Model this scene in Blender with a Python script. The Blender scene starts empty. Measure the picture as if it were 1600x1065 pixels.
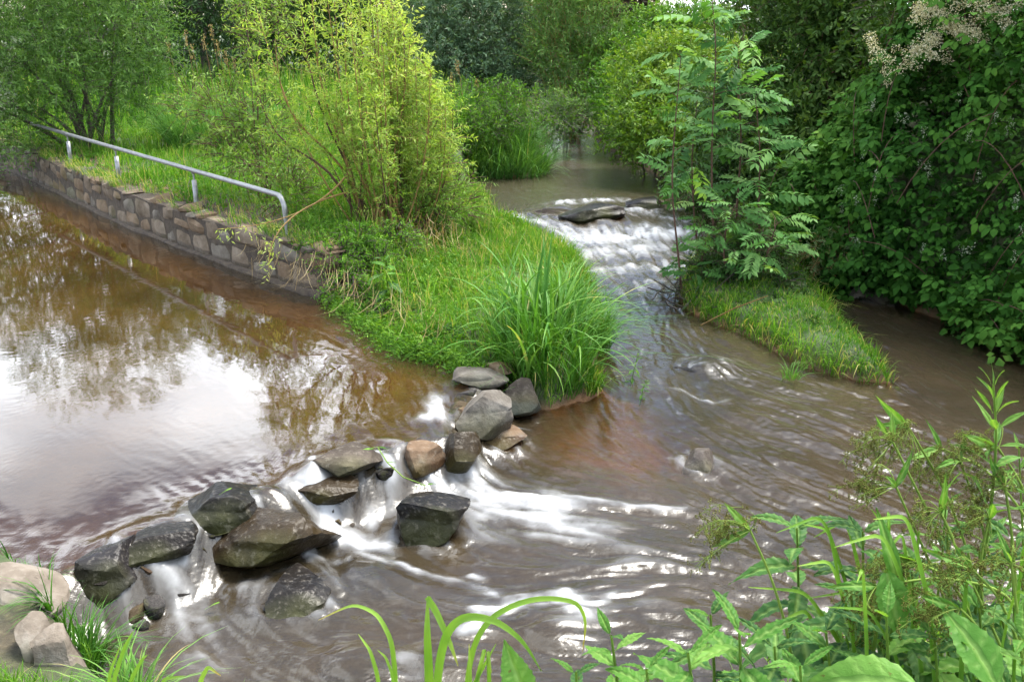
import bpy, bmesh, math, random
import numpy as np
from mathutils import Vector, Matrix

# ------------------------------------------------------------------ camera, sky, sun, exposure
SC = bpy.context.scene
COL = SC.collection
F, HX, HY = 1500.0, 800.0, 532.5          # focal length and centre in photograph pixels
PITCH = math.radians(18.7)
CAMZ = 2.6
cam_d = bpy.data.cameras.new('camera')
cam_d.sensor_width = 36.0
cam_d.lens = 36.0 * F / 1600.0
cam_d.clip_start = 0.05
cam_d.clip_end = 2000
cam_d.dof.use_dof = True
cam_d.dof.focus_distance = 6.5
cam_d.dof.aperture_fstop = 18.0
cam = bpy.data.objects.new('camera', cam_d)
COL.objects.link(cam)
cam.location = (0, 0, CAMZ)
cam.rotation_euler = (math.radians(90) - PITCH, 0, 0)
SC.camera = cam

SUN_EL, SUN_AZ = 63.0, 48.0               # azimuth from +Y, negative to the left
w = bpy.data.worlds.new('World')
SC.world = w
w.use_nodes = True
nt = w.node_tree
nt.nodes.clear()
def N(tree, kind, **kw):
    n = tree.nodes.new(kind)
    for k, v in kw.items():
        setattr(n, k, v)
    return n
o_ = N(nt, 'ShaderNodeOutputWorld')
bg = N(nt, 'ShaderNodeBackground')
bg.inputs['Strength'].default_value = 0.13
sky = N(nt, 'ShaderNodeTexSky')
sky.sky_type = 'NISHITA'
sky.sun_disc = False
sky.sun_elevation = math.radians(SUN_EL)
sky.sun_rotation = math.radians(SUN_AZ)
tc = N(nt, 'ShaderNodeTexCoord')
mp = N(nt, 'ShaderNodeMapping')
mp.inputs['Scale'].default_value = (1.0, 1.0, 2.2)
mp.inputs['Location'].default_value = (0.3, 4.7, 9.4)
nz = N(nt, 'ShaderNodeTexNoise')
nz.inputs['Scale'].default_value = 1.9
nz.inputs['Detail'].default_value = 5
nz.inputs['Roughness'].default_value = 0.56
rp = N(nt, 'ShaderNodeValToRGB')
rp.color_ramp.elements[0].position = 0.455
rp.color_ramp.elements[1].position = 0.545
mxs = N(nt, 'ShaderNodeMix', data_type='RGBA')
mxs.inputs[7].default_value = (21.0, 21.3, 21.8, 1)
nt.links.new(tc.outputs['Generated'], mp.inputs[0])
nt.links.new(mp.outputs[0], nz.inputs['Vector'])
nt.links.new(nz.outputs[0], rp.inputs[0])
nt.links.new(rp.outputs[0], mxs.inputs[0])
nz2 = N(nt, 'ShaderNodeTexNoise')
nz2.inputs['Scale'].default_value = 4.0
nz2.inputs['Detail'].default_value = 3
nt.links.new(mp.outputs[0], nz2.inputs['Vector'])
cl = N(nt, 'ShaderNodeValToRGB')
cl.color_ramp.elements[0].position = .34
cl.color_ramp.elements[0].color = (8.2, 8.9, 10.2, 1)
cl.color_ramp.elements[1].position = .62
cl.color_ramp.elements[1].color = (18.0, 19.2, 20.8, 1)
nt.links.new(nz2.outputs[0], cl.inputs[0])
nt.links.new(cl.outputs[0], mxs.inputs[7])
nt.links.new(sky.outputs[0], mxs.inputs[6])
nt.links.new(mxs.outputs[2], bg.inputs[0])
nt.links.new(bg.outputs[0], o_.inputs[0])

sun_d = bpy.data.lights.new('sun', 'SUN')
sun_d.energy = 4.0
sun_d.angle = math.radians(24)
sun_d.color = (1.0, 0.95, 0.86)
sun = bpy.data.objects.new('sun', sun_d)
COL.objects.link(sun)
_a, _e = math.radians(SUN_AZ), math.radians(SUN_EL)
to_sun = Vector((math.sin(_a) * math.cos(_e), math.cos(_a) * math.cos(_e), math.sin(_e)))
sun.rotation_euler = to_sun.to_track_quat('Z', 'Y').to_euler()
vs = SC.view_settings
vs.view_transform = 'Standard'
vs.look = 'None'
vs.gamma = 1
vs.use_curve_mapping = False
vs.exposure = 1.35
SC.cycles.adaptive_threshold = .03
SC.cycles.max_bounces = 5
SC.cycles.diffuse_bounces = 2
SC.cycles.glossy_bounces = 2
SC.cycles.transmission_bounces = 3
SC.cycles.transparent_max_bounces = 6
SC.cycles.caustics_reflective = False
SC.cycles.caustics_refractive = False
SC.cycles.sample_clamp_indirect = 4
SC.cycles.use_denoising = True

# ------------------------------------------------------------------ helpers
RNG = np.random.default_rng(7)
random.seed(7)
CP, SP = math.cos(PITCH), math.sin(PITCH)
def ray(px, py):
    u, v = (px - HX) / F, (py - HY) / F
    return Vector((u, CP - v * SP, -SP - v * CP))
def P(px, py, z):
    """survey: world point seen at a photograph pixel, at height z"""
    r = ray(px, py)
    return Vector((0, 0, CAMZ)) + r * ((z - CAMZ) / r.z)
def PD(px, py, d):
    """survey: world point seen at a photograph pixel, at ground distance d"""
    r = ray(px, py)
    return Vector((0, 0, CAMZ)) + r * (d / r.y)
def px2m(p):
    return (Vector(p) - Vector((0, 0, CAMZ))).dot(Vector((0, CP, -SP))) / F

def sstep(a, b, x):
    t = np.clip((x - a) / (b - a), 0, 1)
    return t * t * (3 - 2 * t)

def poly_sd(poly, x, y):
    """signed distance, positive inside"""
    q = np.asarray([(p[0], p[1]) for p in poly], float)
    d = np.full(x.shape, 1e9)
    ins = np.zeros(x.shape, bool)
    for i in range(len(q)):
        a, b = q[i], q[(i + 1) % len(q)]
        ex, ey = b - a
        wx, wy = x - a[0], y - a[1]
        t = np.clip((wx * ex + wy * ey) / (ex * ex + ey * ey + 1e-12), 0, 1)
        d = np.minimum(d, np.hypot(wx - ex * t, wy - ey * t))
        c = ((a[1] <= y) & (b[1] > y)) | ((b[1] <= y) & (a[1] > y))
        with np.errstate(divide='ignore', invalid='ignore'):
            xi = a[0] + (y - a[1]) / (ey if abs(ey) > 1e-12 else 1e-12) * ex
        ins ^= c & (x < xi)
    return np.where(ins, d, -d)
def line_d(pts, x, y):
    q = np.asarray([(p[0], p[1]) for p in pts], float)
    d = np.full(x.shape, 1e9)
    for a, b in zip(q[:-1], q[1:]):
        ex, ey = b - a
        wx, wy = x - a[0], y - a[1]
        t = np.clip((wx * ex + wy * ey) / (ex * ex + ey * ey + 1e-12), 0, 1)
        d = np.minimum(d, np.hypot(wx - ex * t, wy - ey * t))
    return d

def _hash(ix, iy, iz, s):
    h = (ix.astype(np.int64) * 374761393 + iy.astype(np.int64) * 668265263 + iz.astype(np.int64) * 2147483647 + s * 974711) & 0x7fffffff
    h = ((h ^ (h >> 13)) * 1274126177) & 0x7fffffff
    return ((h ^ (h >> 16)) & 0xffff) / 65535.0
def vnoise(p, s=0):
    p = np.asarray(p, float)
    i = np.floor(p).astype(np.int64)
    f = p - i
    f = f * f * (3 - 2 * f)
    r = 0
    for dx in (0, 1):
        for dy in (0, 1):
            for dz in (0, 1):
                wgt = (f[..., 0] if dx else 1 - f[..., 0]) * (f[..., 1] if dy else 1 - f[..., 1]) * (f[..., 2] if dz else 1 - f[..., 2])
                r = r + wgt * _hash(i[..., 0] + dx, i[..., 1] + dy, i[..., 2] + dz, s)
    return r
def fbm(p, o=4, s=0):
    p = np.asarray(p, float)
    a, r, t = 0.5, 0, 0
    for k in range(o):
        r = r + a * vnoise(p * 2 ** k + 17.3 * k, s + k)
        t += a
        a *= .5
    return r / t
def noise2(x, y, sc, o=4, s=0):
    return fbm(np.stack([x * sc, y * sc, np.zeros_like(x) + s * 1.37], -1), o, s)

def mesh_np(name, V, faces, attrs=None, smooth=True, mats=None):
    """faces: list of int arrays (n,3) or (n,4)"""
    me = bpy.data.meshes.new(name)
    V = np.ascontiguousarray(V, np.float32)
    me.vertices.add(len(V))
    me.vertices.foreach_set('co', V.ravel())
    idx = np.concatenate([np.asarray(f, np.int32).ravel() for f in faces])
    tot = np.concatenate([np.full(len(f), np.asarray(f).shape[1], np.int32) for f in faces])
    st = np.concatenate([[0], np.cumsum(tot)[:-1]]).astype(np.int32)
    me.loops.add(len(idx))
    me.loops.foreach_set('vertex_index', idx)
    me.polygons.add(len(tot))
    me.polygons.foreach_set('loop_start', st)
    me.polygons.foreach_set('loop_total', tot)
    me.polygons.foreach_set('use_smooth', np.full(len(tot), smooth))
    me.update(calc_edges=True)
    for k, a in (attrs or {}).items():
        a = np.asarray(a, np.float32)
        if a.ndim == 1:
            at = me.attributes.new(k, 'FLOAT', 'POINT')
            at.data.foreach_set('value', a)
        else:
            at = me.attributes.new(k, 'FLOAT_VECTOR', 'POINT')
            at.data.foreach_set('vector', a.ravel())
    for m in (mats or []):
        me.materials.append(m)
    return me
def link(name, me, parent=None, kind=None):
    o = bpy.data.objects.new(name, me)
    COL.objects.link(o)
    if parent is not None:
        o.parent = parent
    if kind:
        o['kind'] = kind
    return o
def tag(o, label, cat, group=None, kind=None):
    o['label'] = label
    o['category'] = cat
    if group:
        o['group'] = group
    if kind:
        o['kind'] = kind
    return o
def thing(name, label, cat, loc=(0, 0, 0), group=None):
    o = bpy.data.objects.new(name, None)
    o.empty_display_size = 0.1
    COL.objects.link(o)
    o.location = loc
    return tag(o, label, cat, group)
class Local:
    """world-space vertices turned into a thing's own space"""
    def __init__(self, root):
        self.o = np.array(root.location)
    def __call__(self, V):
        return np.asarray(V) - self.o

def unit(v):
    v = np.asarray(v, float)
    return v / (np.linalg.norm(v, axis=-1, keepdims=True) + 1e-9)

# ---- tubes
def tube_np(paths, radii, sides=5):
    """paths: list of (k,3) arrays, radii: list of (k,) -> V, quads"""
    Vs, Fs, off = [], [], 0
    for p, r in zip(paths, radii):
        p = np.asarray(p, float)
        r = np.broadcast_to(np.asarray(r, float), (len(p),))
        t = np.gradient(p, axis=0)
        t = unit(t)
        ref = np.array([0, 0, 1.0]) if abs(t[0, 2]) < .9 else np.array([1.0, 0, 0])
        a = unit(np.cross(t, ref))
        b = np.cross(t, a)
        an = np.linspace(0, 2 * np.pi, sides, endpoint=False)
        ring = p[:, None, :] + r[:, None, None] * (a[:, None, :] * np.cos(an)[None, :, None] + b[:, None, :] * np.sin(an)[None, :, None])
        k = len(p)
        Vs.append(ring.reshape(-1, 3))
        i = np.arange(k - 1)[:, None] * sides
        j = np.arange(sides)[None, :]
        j2 = (j + 1) % sides
        q = np.stack([i + j, i + j2, i + sides + j2, i + sides + j], -1).reshape(-1, 4)
        Fs.append(q + off)
        off += k * sides
    return np.concatenate(Vs), np.concatenate(Fs)

# ---- leaves
def leaf_template(w=0.3, fold=0.25, curl=0.25, n=2, peak=0.42):
    """length 1 along X, folded along the rib; n cross sections between base and tip"""
    V = [(0, 0, 0)]
    Fc = []
    xs = [(i + 1) / (n + 1) for i in range(n)]
    for x in xs:
        if x < peak:
            ww = math.sin(x / peak * math.pi / 2) ** .8
        else:
            ww = math.cos((x - peak) / (1 - peak) * math.pi / 2) ** .9
        ww = max(ww, .15) * w * .5
        z = -curl * x * x
        V += [(x, ww, z + fold * ww), (x, 0, z), (x, -ww, z + fold * ww)]
    V.append((1, 0, -curl))
    tip = len(V) - 1
    Fc += [(0, 2, 1), (0, 3, 2)]
    for i in range(n - 1):
        a, b = 1 + 3 * i, 4 + 3 * i
        Fc += [(a, a + 1, b + 1), (a, b + 1, b), (a + 1, a + 2, b + 2), (a + 1, b + 2, b + 1)]
    a = 1 + 3 * (n - 1)
    Fc += [(a, a + 1, tip), (a + 1, a + 2, tip)]
    return np.array(V, float), np.array(Fc, np.int32)
def diamond(w=.3, fold=.3, curl=.15):
    return (np.array([(0, 0, 0), (.45, w / 2, fold * w / 2 - curl * .2), (1, 0, -curl), (.45, -w / 2, fold * w / 2 - curl * .2)], float),
            np.array([(0, 2, 1), (0, 3, 2)], np.int32))
def merge_templates(parts):
    Vs, Fs, off = [], [], 0
    for V, Fc in parts:
        Vs.append(V)
        Fs.append(Fc + off)
        off += len(V)
    return np.concatenate(Vs), np.concatenate(Fs)
def xf(T, loc=(0, 0, 0), rz=0, ry=0, rx=0, s=1):
    M = Matrix.Translation(loc) @ Matrix.Rotation(rz, 4, 'Z') @ Matrix.Rotation(ry, 4, 'Y') @ Matrix.Rotation(rx, 4, 'X') @ Matrix.Scale(s, 4)
    m = np.array(M)
    return T[0] @ m[:3, :3].T + m[:3, 3], T[1]
def frames(X, Z):
    X = unit(X)
    Z = np.asarray(Z, float)
    Y = unit(np.cross(Z, X))
    Z2 = np.cross(X, Y)
    return X, Y, Z2
def scatter(T, pos, X, Z, s, var):
    V, Fc = T
    X, Y, Z = frames(X, Z)
    s = np.broadcast_to(np.asarray(s, float), (len(pos),))
    W = pos[:, None, :] + s[:, None, None] * (V[None, :, 0:1] * X[:, None, :] + V[None, :, 1:2] * Y[:, None, :] + V[None, :, 2:3] * Z[:, None, :])
    k = len(V)
    FF = (Fc[None] + (np.arange(len(pos)) * k)[:, None, None]).reshape(-1, 3)
    return W.reshape(-1, 3), FF, np.repeat(np.asarray(var, float), k)
def rand_dirs(n, rng=RNG):
    return unit(rng.normal(size=(n, 3)))
def sprays(roots, dirs, lengths, nl, T, ls, rng, droop=0.3, splay=0.9, var=None, up=0.35, both=True):
    """leafy shoots: from each root a curved shoot with nl leaves; returns leaf mesh arrays and the shoot paths"""
    n = len(roots)
    dirs = unit(dirs)
    lengths = np.broadcast_to(np.asarray(lengths, float), (n,))
    t = (np.arange(nl) + .6) / nl
    t = np.clip(t[None] + rng.uniform(-.3, .3, (n, nl)) / nl, 0.02, 1)
    dr = droop * lengths
    pos = roots[:, None] + dirs[:, None] * (t * lengths[:, None])[..., None]
    pos[..., 2] -= dr[:, None] * t * t
    tan = dirs[:, None] * np.ones((n, nl, 1))
    tan[..., 2] -= 2 * droop * t
    tan = unit(tan)
    perp = unit(rng.normal(size=(n, nl, 3)))
    perp = unit(perp - tan * (perp * tan).sum(-1, keepdims=True))
    X = unit(tan * (1 - splay * .5) + perp * splay)
    Z = unit(np.array([0, 0, 1.0]) * up + rng.normal(size=(n, nl, 3)) * .45 + tan * .2)
    if var is None:
        var = rng.random(n)
    lv = np.clip(np.repeat(var[:, None], nl, 1) * .7 + rng.random((n, nl)) * .3 + (t - .5) * .15, 0, 1)
    sc = ls * rng.uniform(.65, 1.15, (n, nl))
    V, Fc, vv = scatter(T, pos.reshape(-1, 3), X.reshape(-1, 3), Z.reshape(-1, 3), sc.ravel(), lv.ravel())
    return V, Fc, vv
def shoot_paths(roots, dirs, lengths, droop, k=4):
    t = np.linspace(0, 1, k)
    dirs = unit(dirs)
    lengths = np.broadcast_to(np.asarray(lengths, float), (len(roots),))
    p = roots[:, None] + dirs[:, None] * (t[None] * lengths[:, None])[..., None]
    p[..., 2] -= (droop * lengths)[:, None] * t * t
    return p
def blades(pos, h, wd, lean, bend, rng, var=None, seg=3):
    """grass blades: tapered, arching strips"""
    n = len(pos)
    h = np.broadcast_to(np.asarray(h, float), (n,))
    wd = np.broadcast_to(np.asarray(wd, float), (n,))
    bend = np.broadcast_to(np.asarray(bend, float), (n,))
    lean = np.asarray(lean, float)
    yaw = rng.uniform(0, 2 * np.pi, n)
    ld = lean.copy()
    side = np.stack([-ld[:, 1], ld[:, 0], np.zeros(n)], -1)
    bad = np.linalg.norm(side, axis=1) < 1e-3
    side[bad] = np.stack([np.cos(yaw), np.sin(yaw), 0 * yaw], -1)[bad]
    side = unit(side + .5 * np.stack([np.cos(yaw), np.sin(yaw), 0 * yaw], -1))
    t = np.linspace(0, 1, seg + 1)
    lh = np.stack([ld[:, 0], ld[:, 1], np.zeros(n)], -1)
    c = pos[:, None] + (h[:, None] * (t - .0))[..., None] * np.array([0, 0, 1.0])
    c = c + lh[:, None] * (h[:, None] * (t * .35 + bend[:, None] * t ** 2.2))[..., None]
    c[..., 2] -= h[:, None] * bend[:, None] * .55 * t ** 3 * np.linalg.norm(lh, axis=1)[:, None]
    ww = wd[:, None] * np.array([.7, 1.0, .8, .5, .3, .2, .1])[:seg + 1][None] * .5
    L = c[:, :-1] - side[:, None] * ww[:, :-1, None]
    R = c[:, :-1] + side[:, None] * ww[:, :-1, None]
    k = 2 * seg + 1
    V = np.empty((n, k, 3))
    V[:, 0:2 * seg:2] = L
    V[:, 1:2 * seg:2] = R
    V[:, -1] = c[:, -1]
    Fc = []
    for i in range(seg - 1):
        a = 2 * i
        Fc += [(a, a + 1, a + 3), (a, a + 3, a + 2)]
    Fc.append((2 * seg - 2, 2 * seg - 1, 2 * seg))
    Fc = np.array(Fc, np.int32)
    FF = (Fc[None] + (np.arange(n) * k)[:, None, None]).reshape(-1, 3)
    if var is None:
        var = rng.random(n)
    vv = np.clip(var[:, None] + np.linspace(-.12, .12, k)[None], 0, 1)
    return V.reshape(-1, 3), FF, vv.ravel()
def joinm(parts):
    Vs, Fs, As, off = [], [], [], 0
    for V, Fc, a in parts:
        Vs.append(V)
        Fs.append(Fc + off)
        As.append(a)
        off += len(V)
    return np.concatenate(Vs), np.concatenate(Fs), np.concatenate(As)

# ------------------------------------------------------------------ materials
def new_mat(name):
    m = bpy.data.materials.new(name)
    m.use_nodes = True
    t = m.node_tree
    t.nodes.clear()
    out = N(t, 'ShaderNodeOutputMaterial')
    return m, t, out
def ramp(t, src, stops):
    r = N(t, 'ShaderNodeValToRGB')
    e = r.color_ramp.elements
    while len(e) < len(stops):
        e.new(.5)
    for el, (p, c) in zip(e, stops):
        el.position = p
        el.color = (*c, 1)
    t.links.new(src, r.inputs[0])
    return r.outputs[0]
def math_(t, op, a, b=None, clamp=False):
    n = N(t, 'ShaderNodeMath', operation=op, use_clamp=clamp)
    for i, x in enumerate((a, b)):
        if x is None:
            continue
        if isinstance(x, (int, float)):
            n.inputs[i].default_value = x
        else:
            t.links.new(x, n.inputs[i])
    return n.outputs[0]
def mixc(t, f, a, b, blend='MIX'):
    n = N(t, 'ShaderNodeMix', data_type='RGBA', blend_type=blend)
    for i, x in ((0, f), (6, a), (7, b)):
        if isinstance(x, (int, float)):
            n.inputs[i].default_value = x
        elif isinstance(x, tuple):
            n.inputs[i].default_value = (*x, 1)
        else:
            t.links.new(x, n.inputs[i])
    return n.outputs[2]
def attr(t, name):
    return N(t, 'ShaderNodeAttribute', attribute_name=name).outputs['Fac']
def noise(t, sc, det=4, rough=.55, vec=None, out=0):
    n = N(t, 'ShaderNodeTexNoise')
    n.inputs['Scale'].default_value = sc
    n.inputs['Detail'].default_value = det
    n.inputs['Roughness'].default_value = rough
    if vec is not None:
        t.links.new(vec, n.inputs['Vector'])
    return n.outputs[out]
def obj_co(t):
    return N(t, 'ShaderNodeTexCoord').outputs['Object']
def geo_pos(t):
    return N(t, 'ShaderNodeNewGeometry').outputs['Position']
def leaf_mat(name, stops, trans=.32, rough=.45, spec=.35, objvar=False, veins=0, tcol=None):
    m, t, out = new_mat(name)
    a = attr(t, 'var')
    if objvar:
        oi = N(t, 'ShaderNodeObjectInfo').outputs['Random']
        a = math_(t, 'ADD', math_(t, 'MULTIPLY', a, .4), math_(t, 'MULTIPLY', oi, .6))
    n = noise(t, 9.0, 1, vec=geo_pos(t))
    a2 = math_(t, 'ADD', a, math_(t, 'MULTIPLY', math_(t, 'SUBTRACT', n, .5), .5), True)
    c = ramp(t, a2, stops)
    b = N(t, 'ShaderNodeBsdfPrincipled')
    b.inputs['Roughness'].default_value = rough
    b.inputs['Specular IOR Level'].default_value = spec * .28
    if veins:
        ve = attr(t, 'vein')
        c = mixc(t, math_(t, 'MULTIPLY', ve, veins), c, mixc(t, .6, c, (.35, .5, .15)))
        sp = ramp(t, noise(t, 55, 2, .5, geo_pos(t)), [(.70, (0,) * 3), (.76, (1,) * 3)])
        c = mixc(t, math_(t, 'MULTIPLY', sp, .8), c, (.10, .065, .02))
    t.links.new(c, b.inputs['Base Color'])
    tr = N(t, 'ShaderNodeBsdfTranslucent')
    tc2 = mixc(t, 1.0, c, tcol or (1.2, 1.2, .40), 'MULTIPLY')
    t.links.new(tc2, tr.inputs[0])
    mx = N(t, 'ShaderNodeMixShader')
    mx.inputs[0].default_value = trans
    t.links.new(b.outputs[0], mx.inputs[1])
    t.links.new(tr.outputs[0], mx.inputs[2])
    if veins:
        bp = N(t, 'ShaderNodeBump')
        bp.inputs['Strength'].default_value = .8
        bp.inputs['Distance'].default_value = .006
        bp.invert = True
        t.links.new(math_(t, 'ADD', attr(t, 'vein'), math_(t, 'MULTIPLY', noise(t, 70, 3, .6, geo_pos(t)), .5)), bp.inputs['Height'])
        t.links.new(bp.outputs[0], b.inputs['Normal'])
    t.links.new(mx.outputs[0], out.inputs[0])
    return m
def bark_mat(name, c1, c2, sc=30):
    m, t, out = new_mat(name)
    n = noise(t, sc, 4, vec=geo_pos(t))
    c = ramp(t, n, [(.3, c1), (.7, c2)])
    b = N(t, 'ShaderNodeBsdfPrincipled')
    b.inputs['Roughness'].default_value = .8
    t.links.new(c, b.inputs['Base Color'])
    bp = N(t, 'ShaderNodeBump')
    bp.inputs['Strength'].default_value = .5
    bp.inputs['Distance'].default_value = .004
    t.links.new(n, bp.inputs['Height'])
    t.links.new(bp.outputs[0], b.inputs['Normal'])
    t.links.new(b.outputs[0], out.inputs[0])
    return m
def plain_mat(name, c, rough=.6, metal=0):
    m, t, out = new_mat(name)
    b = N(t, 'ShaderNodeBsdfPrincipled')
    b.inputs['Base Color'].default_value = (*c, 1)
    b.inputs['Roughness'].default_value = rough
    b.inputs['Metallic'].default_value = metal
    t.links.new(b.outputs[0], out.inputs[0])
    return m
# ------------------------------------------------------------------ lie of the land (all in metres)
POOL, UP = 0.22, 0.14
WALLTOP = 0.66
wall_line = [Vector((-9.4, 17.1, 0)), Vector((-7.82, 15.35, 0)), Vector((-4.56, 11.3, 0)), Vector((-2.92, 9.5, 0)), Vector((-1.64, 8.27, 0))]
weir_px = [(745, 600), (702, 655), (650, 690), (600, 712), (500, 738), (400, 778), (300, 812), (232, 848), (135, 878)]
weir = [P(x, y, POOL) for x, y in weir_px]
pen_l = [P(x, y, POOL) for x, y in [(515, 468), (560, 508), (625, 552), (700, 562), (742, 592)]]
pen_r = [P(x, y, .08) for x, y in [(770, 612), (815, 636), (870, 636), (940, 600), (962, 520), (932, 440)]] + [P(880, 392, .12), P(800, 348, .2), P(770, 305, UP), P(742, 276, UP), P(800, 281, UP), P(846, 277, UP), P(860, 240, UP), P(868, 224, UP), Vector((1.0, 21.6, 0)), Vector((0.2, 26, 0)), Vector((-3, 33, 0))]
PEN = [Vector((-9.4, 17.1, 0)), Vector((-1.64, 8.27, 0))] + pen_l + pen_r + [Vector((-30, 40, 0)), Vector((-30, 20, 0))]
def offs(line, d):
    r = []
    for i, p in enumerate(line):
        a = line[max(i - 1, 0)]
        b = line[min(i + 1, len(line) - 1)]
        t = (b - a).normalized()
        r.append(p + Vector((-t.y, t.x, 0)) * d)
    return r
wall_in = offs(wall_line, .16)
TERR = wall_in + [Vector((-1.2, 8.5, 0)), Vector((-.9, 10.2, 0)), Vector((-.8, 14, 0)), Vector((-.5, 18, 0)), Vector((-.5, 26, 0)), Vector((-4, 34, 0)), Vector((-30, 40, 0)), Vector((-30, 20, 0))]
ISL = [P(x, y, .05) for x, y in [(1063, 478), (1062, 440), (1085, 400), (1150, 378), (1215, 395), (1272, 448), (1330, 520), (1375, 560), (1418, 603), (1340, 597), (1250, 572), (1150, 522), (1090, 495)]]
RB_edge = [P(x, y, .05) for x, y in [(1700, 565), (1600, 540), (1470, 497), (1340, 458), (1270, 418)]] + [P(1190, 365, .15), P(1100, 312, UP), P(1010, 266, UP), P(950, 234, UP), P(925, 214, UP), Vector((1.9, 22.5, 0)), Vector((1.2, 27, 0)), Vector((-2, 34.5, 0))]
RB = [Vector((9, 5.0, 0))] + RB_edge + [Vector((-2, 60, 0)), Vector((40, 60, 0)), Vector((40, 2, 0))]
NB_edge = [P(-120, 828, .3), P(0, 848, .3), P(66, 900, .3), P(108, 965, .3), P(140, 1035, .25), P(200, 1110, .2), P(330, 1190, .1), P(560, 1330, .05), P(900, 1330, .05), P(1100, 1250, .05), P(1300, 1150, .05), P(1480, 1060, .05), P(1650, 990, 0), P(1900, 900, 0)]
NB = NB_edge + [Vector((9, 2.5, 0)), Vector((9, -8, 0)), Vector((-9, -8, 0)), Vector((-9, 3.2, 0))]
POOLP = [Vector((-9.4, 17.1, 0)), Vector((-7.82, 15.3, 0)), Vector((-1.9, 8.3, 0))] + pen_l + weir + [P(60, 900, .25), P(-120, 842, .3), Vector((-9, 3.4, 0)), Vector((-14, 3.4, 0)), Vector((-14, 17.1, 0))]

def river_level(x, y):
    r = .05 + (UP - .05) * sstep(10.0, 12.5, y + .06 * np.sin(x * 5))
    return r * sstep(4.0, 9.5, y) if False else np.where(y > 9.9, r, .05 * np.clip((y - 4.5) / 5.4, 0, 1))
def water_level(x, y):
    sd = poly_sd(POOLP, x, y)
    r = river_level(x, y)
    return r + (POOL - r) * sstep(-.34, .03, sd)
SHOALS = [(P(905, 690, 0), .60, .17), (P(960, 625, 0), .40, .16), (P(1435, 628, 0), .40, .15), (P(1180, 640, 0), .4, .08), (P(1010, 715, 0), .5, .12), (P(620, 600, .2), .6, .08), (P(1290, 720, 0), .5, .09)]
def terrain(x, y):
    wl = water_level(x, y)
    n1 = noise2(x, y, .9, 4, 3) - .5
    n2 = noise2(x, y, 4.0, 3, 5) - .5
    jit = n1 * .3 + n2 * .06
    h = wl - .20 - .12 * noise2(x, y, .8, 3, 9) + n2 * .06
    for c_, r_, a_ in SHOALS:
        h = h + a_ * np.exp(-((x - c_.x) ** 2 + (y - c_.y) ** 2) / r_ ** 2)
    inpool = poly_sd(POOLP, x, y)
    h = np.minimum(h, wl - .05)
    h = np.where(inpool > 0, wl - .07 - .20 * sstep(.0, 1.6, inpool) + n2 * .05, h)
    s = poly_sd(PEN, x, y) + jit * .35
    h = np.maximum(h, h + (.34 + n2 * .1 + n1 * .2 - h) * sstep(-.14, .42, s))
    s = poly_sd(TERR, x, y)
    up_ = WALLTOP - .04 + n2 * .05 + n1 * .10 + .25 * sstep(2, 9, s)
    hh = h + (up_ - h) * sstep(-.02, .10, s)
    side = sstep(.0, .9, line_d([TERR[len(wall_in)], TERR[len(wall_in) + 1], TERR[len(wall_in) + 2]], x, y))
    near_wall = sstep(1.0, .4, line_d(wall_in, x, y))
    mixf = np.maximum(side, near_wall)
    h = np.where(s > -.02, h + (hh - h) * mixf, h)
    s = poly_sd(ISL, x, y) + jit * .2
    h = np.maximum(h, wl - .25 + (.45 + .12 * sstep(.2, 1.0, s)) * sstep(-.16, .26, s) + n2 * .04)
    s = poly_sd(RB, x, y) + jit * .3
    far_r = sstep(12, 19, y)
    h = np.maximum(h, wl - .25 + (2.1 - .9 * far_r) * sstep(-.15, 1.7, s) + .35 * sstep(-.15, .2, s) + .5 * sstep(2, 12, s) * (1 - far_r) + n1 * .25)
    s = poly_sd(NB, x, y) + jit * .12
    h = np.maximum(h, -.3 + .72 * sstep(-.12, .10, s) + .52 * sstep(.1, 1.7, s) * (1 - .3 * sstep(-.8, -2, x)) + n2 * .03)
    far = sstep(22, 45, y)
    return h + far * (.5 + .9 * noise2(x, y, .05, 2, 11))

def graded(a0, a1, fine, lo, hi, growth=1.08):
    """coordinates: spacing 'fine' inside [lo, hi], growing outwards to a0 and a1"""
    c = list(np.arange(lo, hi, fine))
    s, v = fine, c[-1]
    up = []
    while v < a1:
        s *= growth
        v += s
        up.append(v)
    s, v = fine, c[0]
    dn = []
    while v > a0:
        s *= growth
        v -= s
        dn.append(v)
    return np.array(dn[::-1] + c + up)
def grid_faces(nx, ny):
    i = np.arange(ny - 1)[:, None] * nx
    j = np.arange(nx - 1)[None]
    return np.stack([i + j, i + j + 1, i + nx + j + 1, i + nx + j], -1).reshape(-1, 4)

# ground
gx = graded(-420, 420, .075, -8.6, 5.2, 1.12)
gy = graded(-60, 700, .075, 1.6, 14.0, 1.07)
GX, GY = np.meshgrid(gx, gy)
GZ = terrain(GX, GY)
GW = water_level(GX, GY)
def T(x, y):
    return terrain(np.asarray(x, float), np.asarray(y, float))
def Tz(x, y):
    return float(terrain(np.array([float(x)]), np.array([float(y)]))[0])

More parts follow.
